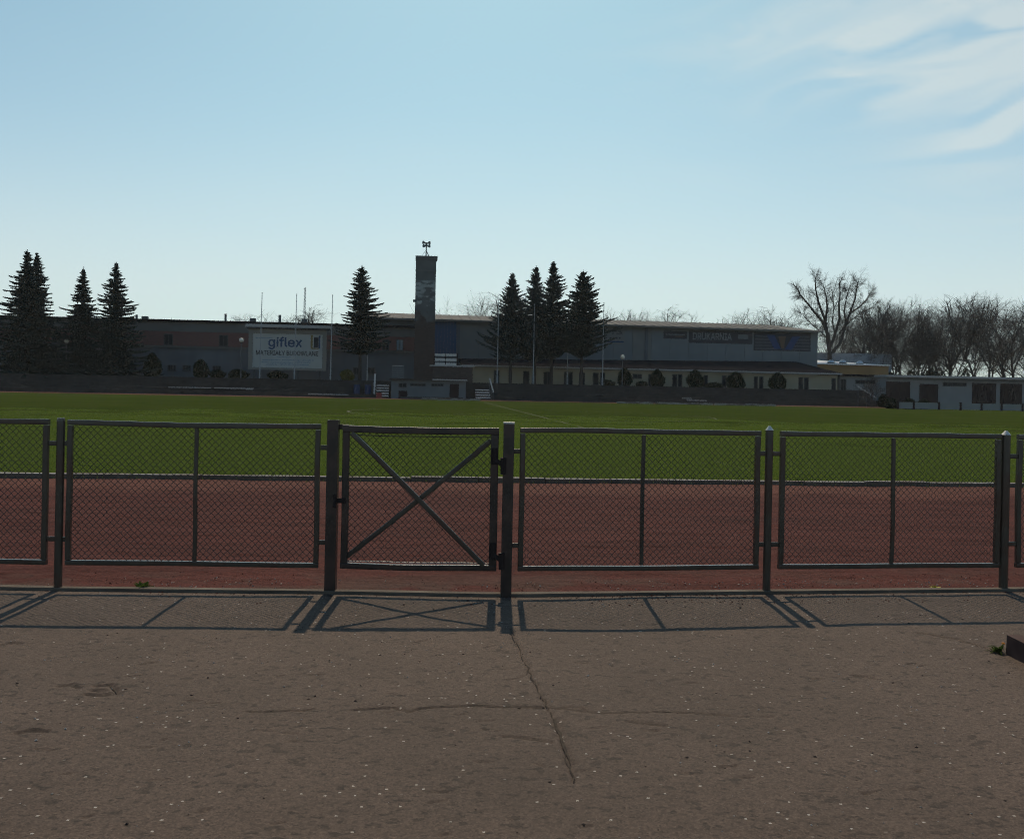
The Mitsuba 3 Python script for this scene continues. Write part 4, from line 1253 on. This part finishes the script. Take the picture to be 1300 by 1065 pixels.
# the wood at the right
names = ['first', 'second', 'third', 'fourth', 'fifth', 'sixth', 'seventh', 'eighth', 'ninth', 'tenth', 'eleventh', 'twelfth', 'thirteenth', 'fourteenth', 'fifteenth', 'sixteenth']
front = [(1090, 392), (1106, 383), (1121, 380), (1135, 377), (1150, 374), (1164, 386), (1178, 390), (1192, 384), (1207, 376), (1222, 372), (1239, 369), (1257, 370), (1276, 373), (1293, 380), (1312, 376), (1336, 378)]
for i_, (x, yt) in enumerate(front):
    bare_tree(f'{names[i_]} bare tree from the left in the front row of the garage wood', x, yt - 2, 136 + tr_rng.uniform(-4, 4), 8 + i_ % 9 // 3 if i_ % 3 == 1 else (i_ + 2) % 8, 0.0, tr_rng.uniform(0, 6.28), .8 if i_ < 9 else 1.0, thick=1.25)
for i_, x in enumerate(np.linspace(1074, 1330, 12)):
    yt = np.interp(x, [q[0] for q in front], [q[1] for q in front]) + tr_rng.uniform(2, 11)
    bare_tree(f'{names[i_]} bare tree from the left in the back row of the garage wood', x + tr_rng.uniform(-5, 5), yt, 158 + tr_rng.uniform(-6, 6), (8, 0, 9, 3, 10, 5, 8, 6, 9, 2, 10, 4, 8, 1)[i_], 0.0, tr_rng.uniform(0, 6.28), .85)

# the big leaning tree beside the hall: limbs as surveyed, finer branches grown on them
WBT = 131.0
r = np.random.default_rng(5)
segs = []
limbs = [
    ([(1054, 500), (1053, 450), (1050, 425), (1046, 405), (1038, 385), (1034, 368), (1033, 353)], .33, .05),
    ([(1050, 425), (1043, 408), (1033, 396), (1022, 382), (1015, 374), (1012, 367)], .20, .05),
    ([(1047, 408), (1049, 390), (1047, 376), (1043, 362)], .17, .04),
    ([(1054, 440), (1060, 425), (1066, 405), (1066, 385), (1068, 372), (1067, 359)], .22, .05),
    ([(1056, 448), (1066, 436), (1072, 415), (1077, 400), (1084, 380), (1086, 366), (1088, 357)], .24, .05),
    ([(1073, 412), (1071, 395), (1074, 378), (1079, 362)], .14, .04),
    ([(1064, 424), (1078, 408), (1094, 396), (1108, 390)], .11, .03),
    ([(1052, 432), (1040, 420), (1026, 408), (1018, 398)], .12, .03),
    ([(1060, 428), (1056, 408), (1058, 390), (1056, 372)], .12, .03),
    ([(1078, 398), (1090, 390), (1099, 381), (1104, 372)], .13, .04),
]
main_d = None
k = thing('bare_tree', 'big bare tree with a leaning forked trunk beside the right end of the hall', 'tree')
for li, (pl, ra, rb) in enumerate(limbs):
    off = r.normal(0, .7)
    n = len(pl)
    zz = [L(x, y, WBT)[1] for x, y in pl]
    d0 = 0.0 if main_d is None else float(np.interp(zz[0], main_d[0], main_d[1]))
    dep_ = [d0 + off * q / n for q in range(n)]
    if main_d is None:
        main_d = (zz, dep_)
    pts = [np.array([L(x, y, WBT)[0], WBT + dd_, z_]) for (x, y), dd_, z_ in zip(pl, dep_, zz)]
    a_ = np.array(pts[:-1]); b_ = np.array(pts[1:])
    fr = np.linspace(ra, rb, n)
    part(k, 'trunk' if li == 0 else 'limb', wl(tubes(a_, b_, fr[:-1], fr[1:], 7)), 'bark', smooth=True)
    for q in range(n - 1):
        if pts[q + 1][2] < 6.5:
            continue
        dd = pts[q + 1] - pts[q]; dd /= np.linalg.norm(dd)
        for c in range(9 if q == n - 2 else 8):
            p = pts[q] + (pts[q + 1] - pts[q]) * r.uniform(0, 1)
            perp = np.cross(dd, r.normal(0, 1, 3)); perp /= np.linalg.norm(perp)
            a2 = r.uniform(.3, 1.1)
            grow(r, segs, p, dd * math.cos(a2) + perp * math.sin(a2), r.uniform(.6, 1.2), .030, 2, 4, .95, .05, (5, 5, 5, 5), .009)
tr, tw = tree_parts(segs)
part(k, 'crown', wl(tw), 'twig')
# small bare tree at the terrace end
r = np.random.default_rng(15)
segs = []
stems = []
for k_ in range(4):
    one = []
    grow(r, one, np.zeros(3), np.array([r.normal(0, .35), r.normal(0, .3), 1.0]), 1.25, .05, 1, 4, .9, .06, (4, 4, 4, 4), .010)
    stems.append(one)
top = max(q[1][2] for one in stems for q in one)
s_, zt = L(1108, 474, 95.5)
sc_ = zt / top
k = thing('bare_tree', 'small bare bushy tree at the right end of the terrace', 'tree')
p = lp(s_, 95.5, -.05)
for one in stems:
    a_ = np.array([q[0] for q in one]) * sc_; b_ = np.array([q[1] for q in one]) * sc_
    part(k, 'stem', shift(tubes(a_, b_, np.array([q[2] for q in one]), np.array([q[3] for q in one]), 4), p), 'twig')

# undergrowth below the wood
r = np.random.default_rng(31)
ms = []
for k_ in range(26):
    x = r.uniform(1124, 1345) if k_ < 9 else r.uniform(1124, 1235)
    s_, _ = L(x, 480, 132)
    hgt = r.uniform(2.8, 5.2) if x < 1245 else r.uniform(2.0, 3.8)
    ms.append(shift(thuja_mesh(300 + k_, hgt, r.uniform(1.0, 1.9), 700, .8), lp(s_, 130 + r.uniform(-5, 12), 0)))
stuff('undergrowth', cat(*ms), 'hedge', 'dark undergrowth below the bare trees behind the garages', 'undergrowth')

# ================================================================== FENCE AND GATE
def foot(x, y):
    g_ = ground(x, y)
    return np.array([g_[0], g_[1], 0.0])


PX = {'a': (-270, 743), 'b': (70.3, 750), 'c': (418.2, 753.5), 'd': (642.0, 757.5), 'e': (974.5, 753.5), 'f': (1276.5, 750.5), 'g': (1585, 748)}
FT = {k_: foot(*v_) + np.array([0, .035, 0]) for k_, v_ in PX.items()}
ZP0, ZP1 = 0.165, 1.122      # lower and upper edge of the panels


class Lin:
    """Straight run between two posts: place a point by the photo column of its foot."""
    def __init__(self, a_, b_):
        self.a, self.b = FT[a_], FT[b_]
        self.t = self.b - self.a; self.len = np.linalg.norm(self.t); self.t /= self.len
        self.n = np.array([self.t[1], -self.t[0], 0])       # towards the camera
        self.xa, self.xb = PX[a_][0], PX[b_][0]

    def u(self, x):
        """distance along the run whose foot shows at photo column x"""
        d = ray(x, (PX_Y(x)))
        k_ = np.array([[d[0], -self.t[0]], [d[1], -self.t[1]]])
        sol = np.linalg.solve(k_, self.a[:2])
        return float(sol[1])

    def p(self, u, z, off=0.0):
        return self.a + self.t * u + self.n * off + np.array([0, 0, z])


def PX_Y(x):
    xs_ = [v_[0] for v_ in PX.values()]; ys_ = [v_[1] for v_ in PX.values()]
    return float(np.interp(x, xs_, ys_))


def wire_mesh(run, u0, u1, z0, z1, seed, p=0.0225, rad=0.0020):
    r = np.random.default_rng(seed)
    n = int(round((u1 - u0) / p)); p = (u1 - u0) / n
    m = int(round((z1 - z0) / p))
    hz = (z1 - z0) / m
    A, B = [], []
    k_ = np.arange(m + 1)
    for i_ in range(n):
        for ph in (0,):
            xx = u0 + p * (i_ + ((k_ + (i_ % 2) * 0) % 2))
            xx = xx + r.normal(0, .0018, m + 1)
            dd = np.where((k_ % 2) == 0, .0018, -.0018)
            bow = .020 * np.sin(np.pi * (xx - u0) / (u1 - u0)) * np.sin(np.pi * k_ / m) * (1 if seed % 2 else -.6)
            pts = run.a + run.t * xx[:, None] + run.n * (dd + bow + .004)[:, None] + np.c_[np.zeros((m + 1, 2)), z0 + hz * k_ + r.normal(0, .001, m + 1)]
            # neighbours interlock: odd wires run the other way round
            if i_ % 2:
                xx2 = u0 + p * (i_ + ((k_ + 1) % 2)) + r.normal(0, .0012, m + 1)
                pts = run.a + run.t * xx2[:, None] + run.n * (-dd + bow + .004)[:, None] + np.c_[np.zeros((m + 1, 2)), z0 + hz * k_]
            A.append(pts[:-1]); B.append(pts[1:])
    return tubes(np.vstack(A), np.vstack(B), rad, rad, 4)


def rbar(run, ua, ub, z0, z1, o0, o1):
    """Bar of a run between ua..ub, z0..z1, offsets o0..o1 towards the camera, long edges rounded."""
    um, zm, om = (ua + ub) / 2, (z0 + z1) / 2, (o0 + o1) / 2
    if ub - ua >= z1 - z0:
        return bar(run.p(ua, zm, om), run.p(ub, zm, om), z1 - z0, o1 - o0, run.n)
    return bar(run.p(um, z0, om), run.p(um, z1, om), ub - ua, o1 - o0, run.n)


def panel(fence, run, x0, x1, seed, label):
    k_ = numbered(fence + '__panel')
    labels[k_] = {'label': label}
    u0, u1 = run.u(x0), run.u(x1)
    rw, dp = .034, .017
    part(k_, 'top_rail', rbar(run, u0, u1, ZP1 - .035, ZP1, -dp, dp), 'green_paint', smooth=40)
    part(k_, 'bottom_rail', rbar(run, u0, u1, ZP0, ZP0 + .032, -dp, dp), 'green_paint', smooth=40)
    part(k_, 'stile', rbar(run, u0, u0 + rw, ZP0 + .0345, ZP1 - .0385, -dp, dp), 'green_paint', smooth=40)
    part(k_, 'stile', rbar(run, u1 - rw, u1, ZP0 + .0345, ZP1 - .0385, -dp, dp), 'green_paint', smooth=40)
    um = (u0 + u1) / 2 + .01
    part(k_, 'mid_bar', rbar(run, um - .013, um + .013, ZP0 + .0345, ZP1 - .0385, -.014, .010), 'green_paint', smooth=40)
    part(k_, 'wire_mesh', wire_mesh(run, u0 + rw + .001, u1 - rw - .001, ZP0 + .036, ZP1 - .040, seed), 'wire')
    return u0, u1


def brackets(fence, run, ua, ub):
    for z in (.335, .965):
        part(fence, 'bracket', rbar(run, ua, ub, z - .016, z + .016, -.006, .008), 'green_paint', smooth=40)


def round_post(fence, p, rad, hgt, cap='pent'):
    k_ = part(fence, 'post', cat(*[rod(p + [0, 0, -.05], p + [0, 0, hgt - .022], rad, rad, 16)]), 'green_paint', smooth=40)
    c0 = p + np.array([0, 0, hgt - .0215])
    if cap == 'pent':
        part(k_, 'cap', rod(c0, c0 + [0, 0, .030], rad * 1.08, rad * .25, 16), 'cap_steel', smooth=40)
    return k_


def square_post(fence, p, run, half, hgt, bs, cap=True):
    q = [p + run.t * a_ * half + run.n * b_ * half for a_, b_ in ((-1, 1), (1, 1), (1, -1), (-1, -1))]
    ch = .010
    if cap:
        k_ = part(fence, 'post', hexa([x_ + [0, 0, -.05] for x_ in q] + [x_ + [0, 0, hgt] for x_ in q]), bs)
        qq = [p + run.t * a_ * (half + .002) + run.n * b_ * (half + .002) for a_, b_ in ((-1, 1), (1, 1), (1, -1), (-1, -1))]
        part(k_, 'cap', hexa([x_ + [0, 0, hgt + .001] for x_ in qq] + [x_ + [0, 0, hgt + .010] for x_ in qq]), 'cap_steel', label='bare bright metal cap plate')
    else:
        t_w = .007
        ms_ = []
        for i_ in range(4):
            a_, b_ = q[i_], q[(i_ + 1) % 4]
            ctr = p
            ai, bi_ = a_ + (ctr - a_) * (t_w / half), b_ + (ctr - b_) * (t_w / half)
            ms_.append(fixed(hexa([a_ + [0, 0, -.05], b_ + [0, 0, -.05], bi_ + [0, 0, -.05], ai + [0, 0, -.05], a_ + [0, 0, hgt], b_ + [0, 0, hgt], bi_ + [0, 0, hgt], ai + [0, 0, hgt]])))
        k_ = part(fence, 'post', cat(*ms_), bs)
        inner = [p + run.t * a_ * (half - t_w) + run.n * b_ * (half - t_w) for a_, b_ in ((-1, 1), (1, 1), (1, -1), (-1, -1))]
        part(k_, 'plug', hexa([x_ + [0, 0, hgt - .03] for x_ in inner] + [x_ + [0, 0, hgt - .012] for x_ in inner]), 'hinge_iron')
    return k_


RA, RB, RC, RD, RE, RF = Lin('a', 'b'), Lin('b', 'c'), Lin('c', 'd'), Lin('d', 'e'), Lin('e', 'f'), Lin('f', 'g')
fl = thing('fence', 'grey green chain-link fence panels on posts left of the gate', 'fence')
round_post(fl, FT['a'], .03, 1.145)
round_post(fl, FT['b'], .026, 1.132, cap=None)
part(fl, 'post_cap', rod(FT['b'] + [0, 0, 1.1105], FT['b'] + [0, 0, 1.132], .0260, .0245, 16), 'green_paint', smooth=40)
u0, u1 = panel(fl, RA, -257, 58.5, 101, 'leftmost panel, cut by the photo edge')
brackets(fl, RA, u1 + .001, RA.len - .025)
u0, u1 = panel(fl, RB, 82.5, 403.5, 102, 'whole panel beside the gate')
brackets(fl, RB, .025, u0 - .001)
brackets(fl, RB, u1 + .001, RB.len - .038)
square_post(fl, FT['c'], RC, .0362, 1.15, 'rusty', cap=False)
fr_ = thing('fence', 'grey green chain-link fence panels on posts right of the gate', 'fence')
square_post(fr_, FT['d'], RC, .0362, 1.148, 'rusty', cap=True)
u0, u1 = panel(fr_, RD, 656.5, 961.5, 103, 'panel next to the gate post with the bright cap')
brackets(fr_, RD, .038, u0 - .001)
brackets(fr_, RD, u1 + .001, RD.len - .027)
round_post(fr_, FT['e'], .027, 1.150)
u0, u1 = panel(fr_, RE, 987.0, 1266.5, 104, 'second panel right of the gate')
brackets(fr_, RE, .027, u0 - .001)
brackets(fr_, RE, u1 + .001, RE.len - .032)
round_post(fr_, FT['f'], .031, 1.140)
u0, u1 = panel(fr_, RF, 1288.5, 1572, 105, 'rightmost panel, cut by the photo edge')
brackets(fr_, RF, .032, u0 - .001)
round_post(fr_, FT['g'], .03, 1.14)

# gate
gt = thing('gate', 'rusty metal gate with a diagonal cross brace and chain-link wire', 'gate')
g0, g1 = RC.u(431.5), RC.u(629.5)
z0, z1 = .165, 1.118
part(gt, 'top_rail', rbar(RC, g0, g1, z1 - .045, z1, -.02, .02), 'rusty', smooth=40)
part(gt, 'bottom_rail', rbar(RC, g0, g1, z0, z0 + .038, -.02, .02), 'rusty', smooth=40)
part(gt, 'stile', rbar(RC, g0, g0 + .045, z0 + .0385, z1 - .0455, -.02, .02), 'rusty', smooth=40)
part(gt, 'stile', rbar(RC, g1 - .052, g1, z0 + .0385, z1 - .0455, -.02, .02), 'rusty', smooth=40)
part(gt, 'stretcher_and_lit_knuckles', rbar(RC, g0 + .046, g1 - .053, z1 - .066, z1 - .060, -.003, .003), 'wire', smooth=40)
part(gt, 'stretcher_and_lit_knuckles', rbar(RC, g0 + .046, g1 - .053, z0 + .046, z0 + .051, -.003, .003), 'cap_steel', smooth=40)  # pale steel colour paints in the sunlit knuckles along the mesh bottom
part(gt, 'wire_mesh', wire_mesh(RC, g0 + .046, g1 - .053, z0 + .042, z1 - .05, 106), 'wire')
part(gt, 'brace', bar(RC.p(g0 + .062, z1 - .05, .034), RC.p(g1 - .085, z0 + .04, .034), .033, .022, RC.n), 'green_paint', smooth=40)
part(gt, 'brace', bar(RC.p(g0 + .035, z0 + .075, -.012), RC.p(g1 - .050, z1 - .085, -.012), .033, .016, RC.n), 'green_paint', smooth=40)
part(gt, 'top_lug', rbar(RC, .037, g0 + .03, z1 - .03, z1 + .004, -.028, -.0205), 'rusty', smooth=40)
for z in (.93, .30):
    hk = part(gt, 'hinge', rod(RC.p(g1 - .022, z - .05, .036), RC.p(g1 - .022, z + .05, .036), .016, .016, 10), 'hinge_iron')
    part(hk, 'plate', rbar(RC, g1 - .05, g1 - .005, z - .055, z + .055, .0205, .026), 'hinge_iron', smooth=40)
    part(hk, 'pin', rod(RC.p(g1 + .032, z - .115, .056), RC.p(g1 + .032, z - .005, .056), .018, .022, 10), 'hinge_iron')
    part(hk, 'strap', bar(RC.p(g1 - .02, z - .02, .047), RC.p(g1 + .035, z - .06, .058), .03, .008, RC.n), 'hinge_iron', smooth=40)
lt = part(gt, 'latch', rbar(RC, .024, g0 + .03, .60, .635, .021, .030), 'hinge_iron', smooth=40)
part(lt, 'keeper', rbar(RC, .014, .034, .575, .66, .0370, .055), 'hinge_iron', smooth=40)

# ================================================================== SMALL THINGS ON THE GROUND
def hgt_at(x, y):
    ii = np.clip(((x + XA) / (2 * XA) * (nx - 1)).astype(int), 0, nx - 1)
    jj = np.clip(((y - YA0) / (edge_y(x) - YA0) * (ny - 1)).astype(int), 0, ny - 1)
    return Hs[ii, jj]


r = np.random.default_rng(91)
fills = []
for pl, half, dep in CRACKS[:17]:
    n_ = len(pl)
    if n_ < 3:
        continue
    t_ = np.gradient(pl, axis=0); t_ /= np.linalg.norm(t_, axis=1, keepdims=True) + 1e-9
    nn_ = np.c_[-t_[:, 1], t_[:, 0]]
    wd_ = half * .45 * r.uniform(.35, 1.25, (n_, 2)); wd_[0] = wd_[-1] = .001
    z_ = hgt_at(pl[:, 0], pl[:, 1]) + dep * .42
    aa = np.c_[pl + nn_ * wd_[:, :1], z_]; bb_ = np.c_[pl - nn_ * wd_[:, 1:], z_]
    q = np.arange(n_ - 1)
    fills.append((np.vstack([aa, bb_]), np.vstack([np.c_[q, q + n_, q + n_ + 1], np.c_[q, q + n_ + 1, q + 1]])))
stuff('crack_soil', cat(*fills), 'crack_dirt', 'dark soil filling the cracks of the asphalt', 'soil')
ico = trimesh.creation.icosphere(1, 1.0)
oct_ = (np.array([[1, 0, 0], [-1, 0, 0], [0, 1, 0], [0, -1, 0], [0, 0, 1], [0, 0, -1.0]]), np.array([[0, 2, 4], [2, 1, 4], [1, 3, 4], [3, 0, 4], [2, 0, 5], [1, 2, 5], [3, 1, 5], [0, 3, 5]]))


def scatter(n, xr, yfun, sizes, flat, seed, zfun):
    r = np.random.default_rng(seed)
    x = r.uniform(*xr, n * 3); y = yfun(x, r)
    keep = meshkit.fbm(np.c_[x * .9, y * 1.6, 0 * x], 3, seed) + .5 * (meshkit.noise(np.c_[x * 5, y * 7, 0 * x], seed) - .5)
    best = np.argsort(-(keep + r.normal(0, .16, n * 3)))[:n]
    x, y = x[best], y[best]
    sz = np.minimum(sizes(r, n), .0085)
    V = np.empty((n, 6, 3))
    ang = r.uniform(0, 6.28, n); ca, sa = np.cos(ang), np.sin(ang)
    base_ = oct_[0][None] * (1 + r.uniform(-.35, .35, (n, 6, 1))) * np.stack([sz, sz * r.uniform(.5, 1, n), sz * flat], -1)[:, None]
    V[:, :, 0] = base_[:, :, 0] * ca[:, None] - base_[:, :, 1] * sa[:, None] + x[:, None]
    V[:, :, 1] = base_[:, :, 0] * sa[:, None] + base_[:, :, 1] * ca[:, None] + y[:, None]
    V[:, :, 2] = base_[:, :, 2] + (zfun(x, y) + sz * flat * .35)[:, None]
    return V.reshape(-1, 3), ((np.arange(n) * 6)[:, None, None] + oct_[1][None]).reshape(-1, 3)


stuff('gravel', scatter(1500, (-4.2, 4.2), lambda x, q: YA0 + .5 + (edge_y(x) - .05 - YA0 - .5) * q.uniform(0, 1, len(x)), lambda q, n: q.gamma(1.5, .0013, n) + .0010, .6, 92, hgt_at), 'pebble', 'tiny pale stone chips strewn over the asphalt', 'gravel')
stuff('crumbs', scatter(420, (-4.2, 4.2), lambda x, q: YA0 + .5 + (edge_y(x) - .05 - YA0 - .5) * q.uniform(0, 1, len(x)), lambda q, n: q.gamma(2.0, .002, n) + .002, .45, 93, hgt_at), 'crumb', 'dark dirt crumbs scattered over the asphalt', 'dirt')
stuff('edge_grit', scatter(1400, (-4.6, 4.7), lambda x, q: edge_y(x) - .01 - .30 * q.uniform(0, 1, len(x)) ** 2.2, lambda q, n: q.gamma(1.8, .0014, n) + .0012, .6, 96, hgt_at), 'cinder', 'red grit drifted onto the asphalt along the edging strip', 'dirt')
stuff('loose_stones', scatter(420, (-4.6, 4.8), lambda x, q: edge_y(x) + .08 + .5 * q.uniform(0, 1, len(x)) ** 1.6, lambda q, n: q.gamma(2.2, .0022, n) + .002, .6, 94, lambda x, y: -0.012 + 0 * x), 'pebble', 'small stones lying in the cinder under the fence', 'gravel')
stuff('cinder_clods', scatter(900, (-4.8, 5.0), lambda x, q: edge_y(x) + .07 + .7 * q.uniform(0, 1, len(x)) ** 1.5, lambda q, n: q.gamma(2.0, .0022, n) + .002, .5, 95, lambda x, y: -0.016 + 0 * x), 'cinder', 'clods of red cinder along the fence foot', 'dirt')


def weed(label, x, y, n, size, seed, bs='weed_leaf', z=0.0, up=.8):
    r = np.random.default_rng(seed)
    p = ground(x, y); p[2] = z
    V, Fc = [], []
    for k_ in range(n):
        a_ = r.uniform(0, 6.28); ln_ = size * r.uniform(.5, 1.1); el = r.uniform(.2, 1.25) * up
        d = np.array([math.cos(a_) * math.cos(el), math.sin(a_) * math.cos(el), math.sin(el)])
        sd = np.array([-math.sin(a_), math.cos(a_), 0]) * ln_ * r.uniform(.08, .16)
        q0 = p + r.normal(0, size * .18, 3) * [1, 1, 0]
        m1 = q0 + d * ln_ * .45 + [0, 0, .1 * ln_]; m2 = q0 + d * ln_
        m2[2] -= .25 * ln_ * math.cos(el)
        o = len(V)
        V += [q0, m1 + sd, m1 - sd, m2]
        Fc += [[o, o + 1, o + 2], [o + 1, o + 3, o + 2]]
    k_ = thing('weed', label, 'weed')
    V = np.array(V); V[:, 2] = np.maximum(V[:, 2], z - .01)
    part(k_, 'leaves', (V, np.array(Fc)), bs)
    return k_, p


weed('dark green weed in the cinder below the left fence panel', 181, 748, 70, .075, 1)
weed('bright yellow green weed in the cinder below the second panel right of the gate', 1187, 747.5, 26, .05, 2, 'weed_yellow')
weed('tiny green weed in the cinder beside the yellow green weed', 1202, 748, 16, .03, 3)
k_, p = weed('green weed with an orange flower at the end of the dark red kerb', 1266, 828, 60, .06, 4)
fp = ground(1273.5, 825); fp[2] = .035
pet = []
for q in range(7):
    a_ = q * .9
    c = fp + np.array([math.cos(a_), math.sin(a_), .25]) * .008
    pet.append(rod(fp, c, .002, .005, 5))
part(k_, 'flower', cat(*pet), 'petal_orange', label='orange flower')
part(k_, 'stalk', rod(fp - [0, 0, .045], fp, .0015, .0012, 4), 'weed_leaf')
for i_, (x, y, n, sz) in enumerate(((130, 749, 14, .025), (236, 750, 12, .022), (300, 751, 16, .025), (520, 754, 12, .02), (760, 755, 14, .025), (880, 754, 14, .025), (1060, 751, 12, .02), (1110, 751, 14, .025))):
    weed('small scrubby weed in cinder, ' + ['left fence panel, left end', 'left fence panel, beside the dark green weed', 'left fence panel, near its middle bar', 'foot of the gate', 'first panel right of the gate, left half', 'first panel right of the gate, right half', 'second panel right of the gate, left half', 'second panel right of the gate, near its middle bar'][i_], x, y, n, sz, 20 + i_)

# dark kerb block at the right edge
kx = ground(1277.5, 830)
kbk = thing('kerb_block', 'dark reddish kerb block lying at the right edge of the asphalt', 'kerb')
yy = kx[1]
for i_ in range(4):
    ya, yb_ = yy - .62 * i_, yy - .62 * (i_ + 1) + .012
    m_ = trimesh.creation.box([.085, ya - yb_, .16]); m_ = m_.subdivide().subdivide()
    v = np.array(m_.vertices)
    v += .006 * (meshkit.fbm(v * 18 + i_ * 7, 3, 9)[:, None] - .5) * np.sign(v)
    part(kbk, 'stone', (v + [kx[0] + .0425, (ya + yb_) / 2, .025], np.array(m_.faces)), 'red_kerb', smooth=40)
